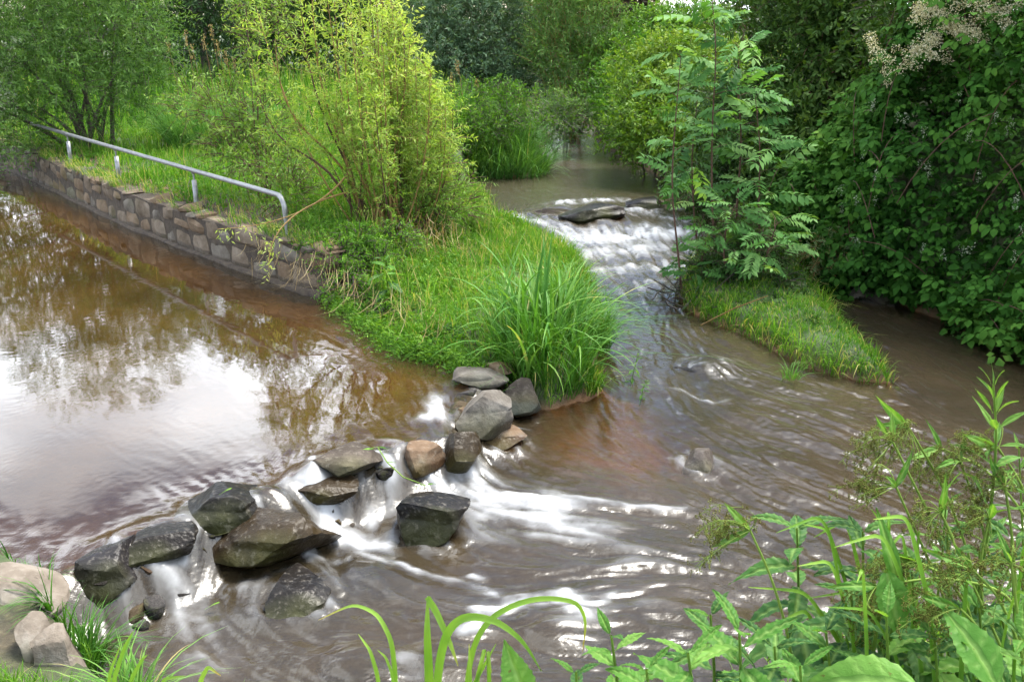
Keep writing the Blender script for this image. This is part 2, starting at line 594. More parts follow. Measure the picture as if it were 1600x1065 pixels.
m, t, out = new_mat('ground_soil')
pos = geo_pos(t)
n1 = noise(t, 2.2, 6, .6, pos)
n2 = noise(t, 26, 5, .6, pos)
soil = ramp(t, n2, [(.3, (.022, .015, .008)), (.55, (.045, .030, .016)), (.75, (.085, .06, .034))])
silt = ramp(t, n1, [(.3, (.08, .037, .013)), (.5, (.14, .064, .021)), (.7, (.09, .055, .026))])
grs = ramp(t, n2, [(.3, (.018, .034, .009)), (.7, (.05, .085, .02))])
sub = attr(t, 'sub')
veg = math_(t, 'MULTIPLY', attr(t, 'veg'), ramp(t, n1, [(.35, (0.35,) * 3), (.6, (1,) * 3)]))
c = mixc(t, veg, soil, grs)
c = mixc(t, sub, c, silt)
b = N(t, 'ShaderNodeBsdfPrincipled')
b.inputs['Roughness'].default_value = .9
t.links.new(c, b.inputs['Base Color'])
bp = N(t, 'ShaderNodeBump')
bp.inputs['Strength'].default_value = .8
bp.inputs['Distance'].default_value = .02
t.links.new(n2, bp.inputs['Height'])
t.links.new(bp.outputs[0], b.inputs['Normal'])
t.links.new(b.outputs[0], out.inputs[0])
M_ground = m
sub_ = sstep(.05, -.01, (GZ - GW))
veg_ = sstep(.02, .10, GZ - GW)
path = sstep(.55, .1, line_d(offs(wall_line, .3), GX, GY)) * .75         # trodden strip behind the wall
_b = P(25, 985, .45)
veg_ = veg_ * (1 - path) * (1 - .9 * np.exp(-((GX - _b.x) ** 2 + (GY - _b.y) ** 2) / .3 ** 2))
me = mesh_np('ground', np.stack([GX, GY, GZ], -1).reshape(-1, 3), [grid_faces(len(gx), len(gy))], {'sub': sub_.ravel(), 'veg': veg_.ravel()}, mats=[M_ground])
link('ground', me, kind='structure')

# ------------------------------------------------------------------ boulders: surveyed list (used by the flow of the water too)
# px, py, width px, height px, z centre, kind, yaw, label
B = [
 (762, 642, 92, 88, .24, 'pale', .3, 'large pale grey boulder with flat lit top, top of the weir below the sedge', 3),
 (741, 590, 76, 36, .25, 'pale', .1, 'low flat grey boulder behind the large pale one at the promontory tip', 4),
 (817, 616, 60, 66, .16, 'grey', 1.1, 'smooth dark grey boulder leaning against the foot of the sedge clump', 5),
 (776, 577, 44, 26, .25, 'brown', .6, 'small tan stone tucked under the sedge blades at the promontory tip', 6),
 (780, 682, 76, 46, .07, 'brown', .2, 'low reddish brown boulder in front of the large pale one', 7),
 (716, 716, 74, 100, .13, 'brownwet', 1.3, 'tall wet brown boulder with water sliding down its face', 8),
 (655, 722, 74, 56, .17, 'brown', .5, 'brown boulder beside the small waterfall, twig lying on it', 9),
 (598, 716, 66, 36, .18, 'wet', 0.0, 'flat dark slab between the pointed grey boulder and the brown one', 10),
 (543, 722, 112, 84, .24, 'grey', .7, 'big pointed grey brown boulder standing clear of the pool edge', 11),
 (669, 803, 118, 98, .10, 'wet', .5, 'dark wedge shaped boulder standing alone below the weir', 12),
 (500, 770, 108, 50, .18, 'brownwet', .1, 'low brown boulder with water washing over it into the white chute', 13),
 (350, 790, 108, 72, .25, 'wet', .4, 'wet black boulder with yellow leaf on its top edge', 14),
 (412, 842, 168, 112, .14, 'brownwet', .5, 'largest olive brown boulder of the weir with water over its shoulder', 47),
 (248, 850, 106, 72, .21, 'wet', .3, 'black rounded boulder between the two left chutes of the weir', 16),
 (172, 888, 108, 98, .16, 'greywet', 1.0, 'dark grey boulder at the near end of the weir beside the bank plant', 17),
 (222, 893, 50, 36, .06, 'greywet', .2, 'small dark stone wedged below the black rounded boulder', 18),
 (466, 935, 126, 100, .0, 'wet', .9, 'dark slab with pale veins lying awash below the weir', 19),
 (590, 918, 120, 70, -.06, 'brownwet', .2, 'brown boulder drowned just under the water right of the dark slab', 20),
 (936, 331, 96, 34, .22, 'wet', .2, 'long dark brown boulder breaking the rapids', 21),
 (1012, 318, 62, 28, .19, 'wet', .4, 'dark stone at the head of the rapids beside the saplings', 22),
 (868, 340, 90, 20, .07, 'brownwet', .1, 'low stone awash at the left head of the rapids', 23),
 (1096, 722, 52, 44, .03, 'pale', .5, 'small pale stone poking out of the lower river', 24),
 (1110, 590, 110, 46, -.02, 'wet', .1, 'drowned stone humping the water below the island', 25),
 (870, 1015, 110, 70, -.10, 'brownwet', .4, 'pinkish brown stone drowned near the bottom bank', 26),
 (560, 1050, 150, 70, -.05, 'brownwet', .3, 'drowned brown slab behind the arching grass blades', 27),
 (1350, 458, 36, 24, .08, 'pale', .2, 'small whitish stone at the foot of the bramble bank', 28),
 (1380, 468, 54, 26, .07, 'pale', -.3, 'longer buff stone at the foot of the bramble bank', 29),
 (690, 1050, 110, 60, -.1, 'wet', .7, 'drowned dark stone under the foreground grass', 30),
]
BC = []
for (px, py, wp, hp, zc, kind, yaw, lab, sd) in B:
    c = P(px, py, zc)
    s = px2m(c)
    BC.append((c, wp * s * .5))

# ------------------------------------------------------------------ water
# flow: polylines followed downstream
FLOW = [
 [(930, 215), (905, 250), (880, 295), (920, 345), (975, 400), (1000, 470), (1030, 550), (1130, 630), (1290, 690), (1480, 760), (1700, 850)],
 [(820, 300), (850, 345), (920, 390), (975, 450), (985, 540), (1040, 640), (1180, 720), (1400, 800), (1650, 900)],
 [(1010, 290), (1030, 350), (1035, 420), (1030, 470), (1090, 540), (1210, 600), (1350, 640), (1600, 720)],
 [(1150, 360), (1260, 425), (1360, 500), (1500, 580), (1700, 680)],
 [(1240, 430), (1340, 490), (1430, 545), (1600, 640)],
 [(960, 600), (1000, 680), (1130, 750), (1300, 830), (1500, 930)],
 [(690, 640), (715, 700), (750, 758), (860, 770), (1000, 785), (1150, 810), (1300, 880), (1450, 960)],
 [(560, 650), (600, 700), (630, 760), (620, 800), (570, 830), (640, 875), (740, 905), (900, 900), (1060, 880), (1200, 930)],
 [(440, 640), (470, 720), (490, 775), (540, 810), (600, 860), (700, 930), (860, 960), (1050, 960), (1200, 1010)],
 [(250, 640), (340, 720), (420, 780), (400, 850), (350, 930), (420, 1000), (600, 1010), (800, 1000), (1000, 1010)],
 [(60, 620), (200, 760), (300, 820), (310, 860), (270, 930), (290, 1000), (420, 1060), (600, 1080)],
 [(-60, 700), (90, 830), (150, 880), (230, 950), (300, 1040), (450, 1100)],
 [(0, 330), (100, 430), (250, 560), (420, 640)],
 [(250, 400), (400, 500), (560, 600)],
]
fp, fv = [], []
for ln in FLOW:
    q = [P(x, y, .1) for x, y in ln]
    for a, b in zip(q[:-1], q[1:]):
        d = (b - a)
        for k in range(3):
            p = a + d * (k / 3 + .16)
            fp.append((p.x, p.y))
            fv.append((d.x / d.length, d.y / d.length))
fp, fv = np.array(fp), np.array(fv)
cell = .0125
ux, uy = np.arange(-4.2, 5.2, cell), np.arange(2.5, 14.5, cell)
UX, UY = np.meshgrid(ux, uy)
cs = 8                                                        # coarse flow, then upsampled
CX, CY = UX[::cs, ::cs], UY[::cs, ::cs]
d2 = (CX[..., None] - fp[:, 0]) ** 2 + (CY[..., None] - fp[:, 1]) ** 2 + .01
wt = d2 ** -1.6
VX = (wt * fv[:, 0]).sum(-1) / wt.sum(-1)
VY = (wt * fv[:, 1]).sum(-1) / wt.sum(-1)
# a little meander, and round the stones
VX, VY = VX + (noise2(CX, CY, 1.6, 2, 31) - .5) * .7, VY + (noise2(CX, CY, 1.6, 2, 47) - .5) * .7
for c, r in BC:
    dx, dy = CX - c.x, CY - c.y
    d = np.hypot(dx, dy) + 1e-6
    nx_, ny_ = dx / d, dy / d
    k = np.exp(-np.clip(d - r, 0, None) / .12)
    dot = np.minimum(VX * nx_ + VY * ny_, 0) * k
    VX, VY = VX - dot * nx_, VY - dot * ny_
def up(a):
    """bilinear upsample of the coarse grid"""
    fy, fx = np.arange(UX.shape[0]) / cs, np.arange(UX.shape[1]) / cs
    return bil(a, *np.meshgrid(fx, fy))
def bil(a, fx, fy):
    fx = np.clip(fx, 0, a.shape[1] - 1.001)
    fy = np.clip(fy, 0, a.shape[0] - 1.001)
    ix, iy = fx.astype(np.int32), fy.astype(np.int32)
    tx, ty = fx - ix, fy - iy
    return (a[iy, ix] * (1 - tx) + a[iy, ix + 1] * tx) * (1 - ty) + (a[iy + 1, ix] * (1 - tx) + a[iy + 1, ix + 1] * tx) * ty
VX, VY = up(VX), up(VY)
L_ = np.hypot(VX, VY) + 1e-6
VX, VY = VX / L_, VY / L_
def lic(src, steps, step):
    acc = src * 0
    wsum = 0
    base_x, base_y = np.meshgrid(np.arange(UX.shape[1], dtype=np.float32), np.arange(UX.shape[0], dtype=np.float32))
    for sgn in (1, -1):
        X, Y = base_x.copy(), base_y.copy()
        for k in range(steps):
            iy = np.clip(Y, 0, UX.shape[0] - 1).astype(np.int32)
            ix = np.clip(X, 0, UX.shape[1] - 1).astype(np.int32)
            wk = .5 + .5 * math.cos(math.pi * k / steps)
            acc += src[iy, ix] * wk
            wsum += wk
            X += sgn * VX[iy, ix] * step
            Y += sgn * VY[iy, ix] * step
    a = acc / wsum
    a = (a - a.mean()) / a.std()
    return a
def blur(a, r):
    for _ in range(r):
        a = (a + np.roll(a, 1, 0) + np.roll(a, -1, 0) + np.roll(a, 1, 1) + np.roll(a, -1, 1)) / 5
    return a
r0 = np.random.default_rng(3)
src1 = r0.normal(size=UX.shape).astype(np.float32)
src2 = blur(r0.normal(size=UX.shape).astype(np.float32), 9)
src2 /= src2.std()
src3 = blur(r0.normal(size=UX.shape).astype(np.float32), 110)
src3 /= src3.std()
LIC1 = lic(blur(src1, 2), 11, 1.1)
LIC2 = lic(src2, 13, 1.5)
LIC3 = lic(src3, 32, 2.2)
def tex(a, x, y):
    return bil(a, (x - ux[0]) / cell, (y - uy[0]) / cell)

FOAM = [  # pixels, half width px, strength
 ([(795, 345), (850, 356), (905, 368)], 16, .75), ([(868, 326), (930, 318), (1000, 320), (1050, 332)], 12, .55),
 ([(905, 374), (960, 372), (1045, 366)], 34, .95), ([(915, 394), (980, 390), (1052, 386)], 34, .75), ([(950, 420), (1010, 412), (1050, 410)], 30, .55),
 ([(970, 450), (1040, 435)], 28, .36), ([(990, 490), (1040, 465)], 20, .18), ([(985, 335), (1040, 345), (1060, 352)], 14, .6),
 ([(735, 742), (760, 760), (800, 770), (860, 772)], 34, .95), ([(850, 752), (930, 764), (1062, 772)], 9, .5), ([(765, 795), (820, 790), (910, 805)], 46, .6),
 ([(693, 655), (688, 690)], 14, .75), ([(722, 690), (735, 740)], 12, .6), ([(655, 752), (700, 760), (730, 770)], 12, .8),
 ([(505, 785), (535, 808), (580, 822), (640, 812)], 20, 1.0), ([(590, 790), (612, 760)], 16, .7), ([(490, 765), (515, 800)], 10, .8),
 ([(560, 835), (640, 868), (700, 885), (780, 900)], 10, .65), ([(470, 850), (540, 850)], 10, .5),
 ([(335, 820), (312, 860), (298, 890)], 9, .75), ([(262, 895), (285, 920), (268, 965), (290, 1000)], 26, .62), ([(300, 975), (330, 985)], 14, .5),
 ([(742, 962), (765, 930), (820, 905), (890, 902), (960, 905)], 11, .9), ([(718, 878), (745, 888), (775, 897)], 7, .9), ([(880, 905), (900, 925)], 12, .6),
 ([(636, 1008), (650, 1032)], 16, .6), ([(800, 655), (830, 660)], 5, .7), ([(1068, 600), (1105, 610), (1150, 606)], 5, .4), ([(560, 770), (600, 745)], 8, .5),
 ([(680, 830), (720, 850), (800, 850)], 8, .35), ([(760, 780), (850, 800), (980, 830)], 60, .30), ([(520, 880), (640, 920), (760, 950)], 50, .18), ([(230, 960), (330, 1000)], 50, .3), ([(880, 930), (1000, 920)], 40, .25), ([(1070, 565), (1130, 560)], 4, .35),
]
def smooth_px(pts):
    return [P(x, y, .08) for x, y in pts]
wx = graded(-16, 9, .0145, -2.5, 3.3, 1.05)
wy = graded(1.9, 37, .0145, 3.2, 7.2, 1.010)
WX, WY = np.meshgrid(wx, wy)
WZ0 = water_level(WX, WY)
TZw = terrain(WX, WY)
depth = WZ0 - TZw
inb = (WX > ux[0]) & (WX < ux[-1]) & (WY > uy[0]) & (WY < uy[-1])
l1, l2, l3 = [np.where(inb, tex(a, WX, WY), 0) for a in (LIC1, LIC2, LIC3)]
sdp = poly_sd(POOLP, WX, WY)
calm = sstep(-.05, .55, sdp)
upst = sstep(12.2, 13.4, WY)
rough_ = (1 - calm) * (1 - .75 * upst)
foam = np.zeros_like(WX)
WXw = WX + (noise2(WX, WY, 3.5, 4, 91) - .5) * .30
WYw = WY + (noise2(WX, WY, 3.5, 4, 97) - .5) * .30
for pts, hw, st in FOAM:
    q = smooth_px(pts)
    s = np.mean([px2m(p) for p in q])
    d = line_d(q, WXw, WYw)
    # pixels are foreshortened along the view, so a stroke lies broader on the water
    foam = np.maximum(foam, st * np.exp(-(d / (hw * s * 1.5)) ** 1.4))
rapid = np.exp(-((WY - 11.2) / 1.2) ** 2) * (1 - calm)
slope = sstep(-.36, -.30, sdp) * sstep(.03, -.03, sdp)
hump = np.zeros_like(WX)
mod_ = .35 + 1.1 * noise2(WX, WY, 1.4, 3, 131)
nfine = noise2(WX, WY, 9.0, 3, 137)
for (c, r), row in zip(BC, B):
    d = np.hypot(WX - c.x, WY - c.y)
    if row[4] < .0:
        hump = np.maximum(hump, .03 * np.exp(-(d / r) ** 2))
    else:
        k = np.clip((d - r * .8) / .10, -1, 3)
        hump = hump + .016 * np.exp(-(k - .3) ** 2 * 1.5) * (1 - .7 * calm)
        foam = np.maximum(foam, .34 * np.exp(-(k - .3) ** 2 * 3) * (1 - calm) * (.6 + .4 * np.tanh(l2)))
# water sliding over the low brown stones
for i, hgt in ((12, .10), (10, .07), (5, .10), (16, .04), (22, .05), (18, .03)):
    c, r = BC[i]
    dx, dy = WX - c.x - .05 * r, WY - c.y - .45 * r
    hump = hump + hgt * np.exp(-((dx / (r * .85)) ** 2 + (dy / (r * .75)) ** 2) ** 1.3)
WZ = WZ0 + rough_ * mod_ * (l1 * .0011 + l2 * .0034 + l3 * .0065 + (nfine - .5) * .012) + rapid * (l2 * .0008 + l3 * .009) + foam * (1 - calm) * (.012 + l2 * .008) + hump \
    + calm * .0006 * (noise2(WX, WY * 2.2, 2.5, 3, 61) - .5) + upst * .006 * (noise2(WX, WY * 2.5, 3, 3, 71) - .5)
ring = np.exp(-((sdp - .12) / .30) ** 2) * calm                                # the pool draws down towards the weir
WZ = WZ + ring * (l2 * .0008 + l1 * .0003)
keep = (depth > -.07)
fq = grid_faces(len(wx), len(wy))
kf = keep.ravel()[fq].any(1)
fq = fq[kf]
used = np.zeros(WX.size, bool)
used[fq.ravel()] = True
remap = np.cumsum(used) - 1
fq = remap[fq]
u = used
clear = np.exp(-np.clip(depth, 0, None) / .12)
me = mesh_np('water', np.stack([WX.ravel()[u], WY.ravel()[u], WZ.ravel()[u]], -1), [fq],
             {'foam': foam.ravel()[u], 'l1': l1.ravel()[u], 'l2': (l2 * (1 - .55 * rapid)).ravel()[u], 'clear': clear.ravel()[u], 'pool': calm.ravel()[u], 'upst': upst.ravel()[u]})
m, t, out = new_mat('river_water')
pos = geo_pos(t)
n1 = noise(t, 1.1, 4, .55, pos)
a_pool, a_clear, a_foam, a_l1, a_l2, a_up = [attr(t, k) for k in ('pool', 'clear', 'foam', 'l1', 'l2', 'upst')]
silt_p = ramp(t, n1, [(.35, (.024, .0132, .0044)), (.65, (.046, .0250, .0078))])
silt_r = ramp(t, n1, [(.35, (.0205, .0155, .0078)), (.65, (.036, .0250, .0115))])
murk = mixc(t, a_pool, silt_r, silt_p)
murk = mixc(t, a_up, murk, (.032, .024, .009))
dif = N(t, 'ShaderNodeBsdfDiffuse')
t.links.new(murk, dif.inputs[0])
trn = N(t, 'ShaderNodeBsdfTransparent')
trn.inputs[0].default_value = (.92, .74, .50, 1)
mx1 = N(t, 'ShaderNodeMixShader')
t.links.new(math_(t, 'MULTIPLY', a_clear, .85, True), mx1.inputs[0])
t.links.new(dif.outputs[0], mx1.inputs[1])
t.links.new(trn.outputs[0], mx1.inputs[2])
wv = noise(t, 30, 3, .6, pos)
bp = N(t, 'ShaderNodeBump')
bp.inputs['Distance'].default_value = .0016
t.links.new(mixc(t, a_pool, (1.0,) * 3, (.05,) * 3), bp.inputs['Strength'])
t.links.new(math_(t, 'ADD', math_(t, 'MULTIPLY', a_l1, 1.0), math_(t, 'ADD', wv, noise(t, 9, 3, .6, pos))), bp.inputs['Height'])
gl = N(t, 'ShaderNodeBsdfGlossy')
gl.inputs[0].default_value = (1, 1, 1, 1)
gl.inputs['Roughness'].default_value = .05
t.links.new(math_(t, 'ADD', math_(t, 'MULTIPLY', math_(t, 'SUBTRACT', 1.0, a_pool), .19), .022), gl.inputs['Roughness'])
t.links.new(bp.outputs[0], gl.inputs['Normal'])
fr = N(t, 'ShaderNodeFresnel')
fr.inputs[0].default_value = 1.46
t.links.new(bp.outputs[0], fr.inputs['Normal'])
mx2 = N(t, 'ShaderNodeMixShader')
t.links.new(fr.outputs[0], mx2.inputs[0])
t.links.new(mx1.outputs[0], mx2.inputs[1])
t.links.new(gl.outputs[0], mx2.inputs[2])
fm = N(t, 'ShaderNodeBsdfDiffuse')
fm.inputs[0].default_value = (.44, .45, .46, 1)
st = math_(t, 'ADD', math_(t, 'MULTIPLY', a_l2, .26), math_(t, 'MULTIPLY', a_l1, .16))
ff = math_(t, 'MULTIPLY', a_foam, math_(t, 'ADD', st, .80))
ff = math_(t, 'ADD', ff, math_(t, 'MULTIPLY', math_(t, 'SUBTRACT', noise(t, 14, 5, .6, pos), .5), math_(t, 'MULTIPLY', a_foam, .8)))
mr = N(t, 'ShaderNodeMapRange', interpolation_type='SMOOTHSTEP')
mr.inputs[1].default_value = .06
mr.inputs[2].default_value = 1.05
mr.inputs[4].default_value = .74
t.links.new(ff, mr.inputs[0])
mx3 = N(t, 'ShaderNodeMixShader')
t.links.new(mr.outputs[0], mx3.inputs[0])
t.links.new(mx2.outputs[0], mx3.inputs[1])
t.links.new(fm.outputs[0], mx3.inputs[2])
t.links.new(mx3.outputs[0], out.inputs[0])
me.materials.append(m)
link('water', me, kind='structure')

# ------------------------------------------------------------------ stones
def stone_mat(name, dry, wetc, rough_wet=.28):
    m, t, out = new_mat(name)
    oc = obj_co(t)
    n1 = noise(t, 5, 5, .62, oc)
    n2 = noise(t, 38, 4, .6, oc)
    n3 = noise(t, 1.3, 3, .5, oc)
    c1 = ramp(t, n1, [(.28, dry[0]), (.5, dry[1]), (.68, dry[2])])
    c2 = ramp(t, n1, [(.3, wetc[0]), (.7, wetc[1])])
    wet = math_(t, 'ADD', attr(t, 'wet'), math_(t, 'MULTIPLY', math_(t, 'SUBTRACT', n1, .5), .9), True)
    wet = ramp(t, wet, [(.42, (0,) * 3), (.58, (1,) * 3)])
    c = mixc(t, wet, c1, c2)
    c = mixc(t, math_(t, 'MULTIPLY', ramp(t, n2, [(.56, (0,) * 3), (.68, (1,) * 3)]), .3), c, (.20, .18, .15))
    # a film of algae and moss here and there
    c = mixc(t, math_(t, 'MULTIPLY', ramp(t, n3, [(.54, (0,) * 3), (.66, (1,) * 3)]), .35), c, (.07, .075, .02))
    b = N(t, 'ShaderNodeBsdfPrincipled')
    b.inputs['Specular IOR Level'].default_value = .13
    t.links.new(c, b.inputs['Base Color'])
    t.links.new(math_(t, 'SUBTRACT', .82, math_(t, 'MULTIPLY', wet, .82 - rough_wet)), b.inputs['Roughness'])
    bp = N(t, 'ShaderNodeBump')
    bp.inputs['Strength'].default_value = .7
    bp.inputs['Distance'].default_value = .008
    t.links.new(math_(t, 'ADD', n2, math_(t, 'MULTIPLY', n1, 1.5)), bp.inputs['Height'])
    t.links.new(bp.outputs[0], b.inputs['Normal'])
    t.links.new(b.outputs[0], out.inputs[0])
    return m
SM = {
 'bank': stone_mat('stone_tan', [(.07, .055, .040), (.14, .115, .09), (.21, .185, .155)], [(.04, .03, .02), (.07, .055, .04)], .5),
 'pale': stone_mat('stone_pale', [(.055, .046, .037), (.10, .087, .072), (.165, .15, .132)], [(.04, .032, .027), (.085, .07, .058)], .35),
 'grey': stone_mat('stone_grey', [(.022, .017, .013), (.050, .040, .031), (.095, .077, .061)], [(.025, .032, .032), (.085, .075, .07)]),
 'brown': stone_mat('stone_brown', [(.06, .04, .026), (.12, .078, .048), (.18, .135, .09)], [(.03, .018, .010), (.07, .04, .021)]),
 'wet': stone_mat('stone_dark', [(.014, .012, .010), (.030, .025, .020), (.06, .05, .038)], [(.005, .0045, .004), (.016, .013, .011)], .28),
 'brownwet': stone_mat('stone_olive', [(.028, .020, .011), (.055, .039, .021), (.09, .067, .042)], [(.012, .008, .0045), (.033, .022, .010)], .3),
 'greywet': stone_mat('stone_slate', [(.02, .018, .018), (.042, .038, .036), (.075, .068, .062)], [(.009, .008, .009), (.024, .021, .02)], .25),
}
def rock_mesh(name, sx, sy, sz, seed, sub=4, cuts=11, rough_=.055):
    rg = np.random.default_rng(seed)
    bm = bmesh.new()
    bmesh.ops.create_icosphere(bm, subdivisions=sub, radius=1)
    V = np.array([v.co[:] for v in bm.verts])
    Fc = np.array([[v.index for v in f.verts] for f in bm.faces])
    bm.free()
    V = V * 1.25
    for _ in range(cuts):
        n = unit(rg.normal(size=3) * np.array([1, 1, .75]))
        d = rg.uniform(.50, .92)
        k = V @ n
        V = V - np.clip(k - d, 0, None)[:, None] * n * .97
    top = np.array([rg.normal() * .2, rg.normal() * .2, 1])
    top = unit(top)
    k = V @ top
    V = V - np.clip(k - rg.uniform(.55, .8), 0, None)[:, None] * top * .95
    V = V / np.abs(V).max(0)
    V = V * .83 + .17 * unit(V) * np.array([.95, .95, .85])
    lowp = np.clip(-V[:, 2:3] + .05, 0, 1)
    V = V * np.concatenate([1 + .55 * lowp, 1 + .55 * lowp, 1 + .35 * lowp], 1)
    nn = fbm(V * 2.2 + seed, 4, seed) - .5
    n2 = fbm(V * 7.0 + seed, 3, seed + 5) - .5
    V = V * (1 + rough_ * 2.2 * nn + rough_ * .9 * n2)[:, None]
    V = V * np.array([sx, sy, sz])
    return V, Fc
def put_rock(name, c, sx, sy, sz, seed, yaw, mat, wetfn, label=None, cat='boulder', group=None, parent=None, sub=4, tilt=0):
    V, Fc = rock_mesh(name, sx, sy, sz, seed, sub)
    ca, sa = math.cos(yaw), math.sin(yaw)
    V = V @ np.array([[ca, sa, 0], [-sa, ca, 0], [0, 0, 1]])
    if tilt:
        ct, st_ = math.cos(tilt), math.sin(tilt)
        V = V @ np.array([[ct, 0, st_], [0, 1, 0], [-st_, 0, ct]])
    me = mesh_np(name, V, [Fc], {'wet': wetfn(V + np.array(c))}, mats=[mat])
    me.set_sharp_from_angle(angle=math.radians(28))
    o = link(name, me, parent)
    o.location = c
    if label:
        tag(o, label, cat, group)
    return o
for (px, py, wp, hp, zc, kind, yaw, lab, sd) in B:
    c = P(px, py, zc)
    s = px2m(c)
    sx = wp * s * .5
    sy = sx * (.72 if wp > 1.6 * hp else .85)
    el = math.atan2(CAMZ - zc, math.hypot(c.x, c.y))
    sz = max((hp * s * .5 - sy * math.sin(el) * .55) / math.cos(el), sx * .38)
    wl = float(water_level(np.array([c.x]), np.array([c.y]))[0])
    lowt = {'pale': .10, 'grey': .10, 'brown': .05, 'wet': .42, 'brownwet': .5, 'greywet': .4}[kind]
    wf = lambda V, wl=min(wl, .1), lw=lowt: sstep(lw + .10, lw - .06, V[:, 2] - wl)
    put_rock('boulder', c + Vector((0, .02, .018)), sx * 1.12, sy * 1.15, sz * (.95 if zc > .02 else .8), sd * 13 + 5, yaw, SM[kind], wf, lab, group='weir and river stones', sub=5 if wp > 80 and py > 550 else 4)

cob = []
for k in range(5):
    V, Fc = rock_mesh('cobble', 1, .8, .6, 700 + k, 3)
    me = mesh_np('cobble', V, [Fc], {'wet': sstep(.5, -.2, V[:, 2])}, mats=[SM[('brown', 'wet', 'brownwet', 'greywet', 'grey')[k]]])
    me.set_sharp_from_angle(angle=math.radians(30))
    cob.append(me)
rgc = np.random.default_rng(88)
cob_used = set()
short = ['large pale boulder', 'low flat grey boulder', 'smooth dark grey boulder', 'small tan stone', 'low reddish boulder', 'tall wet brown boulder', 'brown boulder by the small fall', 'flat dark slab', 'pointed grey boulder', 'lone dark wedge boulder', 'low brown boulder', 'wet black boulder', 'largest olive boulder', 'black rounded boulder', 'dark grey end boulder']
ck = ['reddish brown', 'black', 'olive brown', 'slate grey', 'pale grey']
for k in range(70):
    j = int(rgc.integers(len(weir) - 1))
    q = weir[j].lerp(weir[j + 1], rgc.random())
    dn = Vector((.55, -.83, 0)) * rgc.uniform(-.06, .34)
    q = q + dn
    ci = int(rgc.integers(5))
    nb = min(range(15), key=lambda i_: (BC[i_][0].xy - q.xy).length)
    if (ci, nb) in cob_used:
        continue
    cob_used.add((ci, nb))
    o = link('cobble', cob[ci])
    wz = float(water_level(np.array([q.x]), np.array([q.y]))[0])
    r_ = rgc.uniform(.035, .085)
    o.location = (q.x, q.y, wz - r_ * rgc.uniform(-.1, .35))
    o.scale = (r_,) * 3
    o.rotation_euler = (rgc.normal() * .3, rgc.normal() * .3, rgc.uniform(0, 6.28))
    tag(o, 'small ' + ck[ci] + ' wet cobble wedged beside the ' + short[nb], 'cobble', 'cobbles wedged in the weir')
# near bank stones (left corner)
for (px, py, wp, hp, zc, yaw, lab, sd) in [(16, 925, 136, 104, .42, .35, 'large tan flat boulder at the left edge of the near bank', 61),
                                           (50, 992, 74, 56, .47, -.5, 'middle grey stone set in the near bank edge', 62),
                                           (88, 1022, 62, 54, .44, -.3, 'small grey stone of the near bank edge against the grass', 67)]:
    c = P(px, py, zc)
    s = px2m(c)
    put_rock('bank_stone', c, wp * s * .52, wp * s * .45, .105, sd, yaw, SM['bank'], lambda V: V[:, 2] * 0 + .06, lab, 'stone', 'edging stones of the near bank')

# ------------------------------------------------------------------ stone wall
M_mortar, t, out = new_mat('wall_mortar')
pos = geo_pos(t)
n1 = noise(t, 12, 5, .6, pos)
b = N(t, 'ShaderNodeBsdfPrincipled')
b.inputs['Roughness'].default_value = .95
t.links.new(ramp(t, n1, [(.3, (.028, .019, .012)), (.7, (.075, .054, .034))]), b.inputs['Base Color'])
bp = N(t, 'ShaderNodeBump')
bp.inputs['Distance'].default_value = .02
t.links.new(n1, bp.inputs['Height'])
t.links.new(bp.outputs[0], b.inputs['Normal'])
t.links.new(b.outputs[0], out.inputs[0])
WS = [stone_mat('wall_stone_a', [(.080, .058, .038), (.14, .106, .073), (.21, .168, .125)], [(.04, .03, .02), (.08, .06, .04)], .5),
      stone_mat('wall_stone_b', [(.085, .057, .034), (.145, .10, .062), (.20, .145, .095)], [(.04, .03, .02), (.08, .06, .04)], .5),
      stone_mat('wall_stone_c', [(.075, .062, .047), (.13, .110, .086), (.195, .172, .14)], [(.04, .03, .02), (.08, .06, .04)], .5)]
wall = thing('stone_wall', 'long low retaining wall of rough grey brown stones along the pool', 'wall', tuple(wall_line[-1]))
LW = Local(wall)
# arc length along the wall
wl_pts = [np.array(p) for p in wall_line]
segl = [np.linalg.norm(b - a) for a, b in zip(wl_pts[:-1], wl_pts[1:])]
cum = np.concatenate([[0], np.cumsum(segl)])
Ltot = cum[-1]
def wall_at(s):
    s = np.clip(np.asarray(s, float), 0, Ltot - 1e-6)
    i = np.clip(np.searchsorted(cum, s, 'right') - 1, 0, len(segl) - 1)
    tt = (s - cum[i]) / np.array(segl)[i]
    A = np.array(wl_pts)
    p = A[i] + (A[i + 1] - A[i]) * tt[..., None]
    # smoothed normal, out over the pool (to the near left)
    tg = unit(A[i + 1] - A[i])
    n = np.stack([tg[..., 1], -tg[..., 0], 0 * s], -1)
    return p, n
rg = np.random.default_rng(21)
def joint(s, z, k):
    return s + .05 * math.sin(s * 7 + k * 2.1), z
s0 = 0.4
nst = 0
tall_ = []
rows_z = [(.04, .42), (.42, .575), (.575, WALLTOP)]
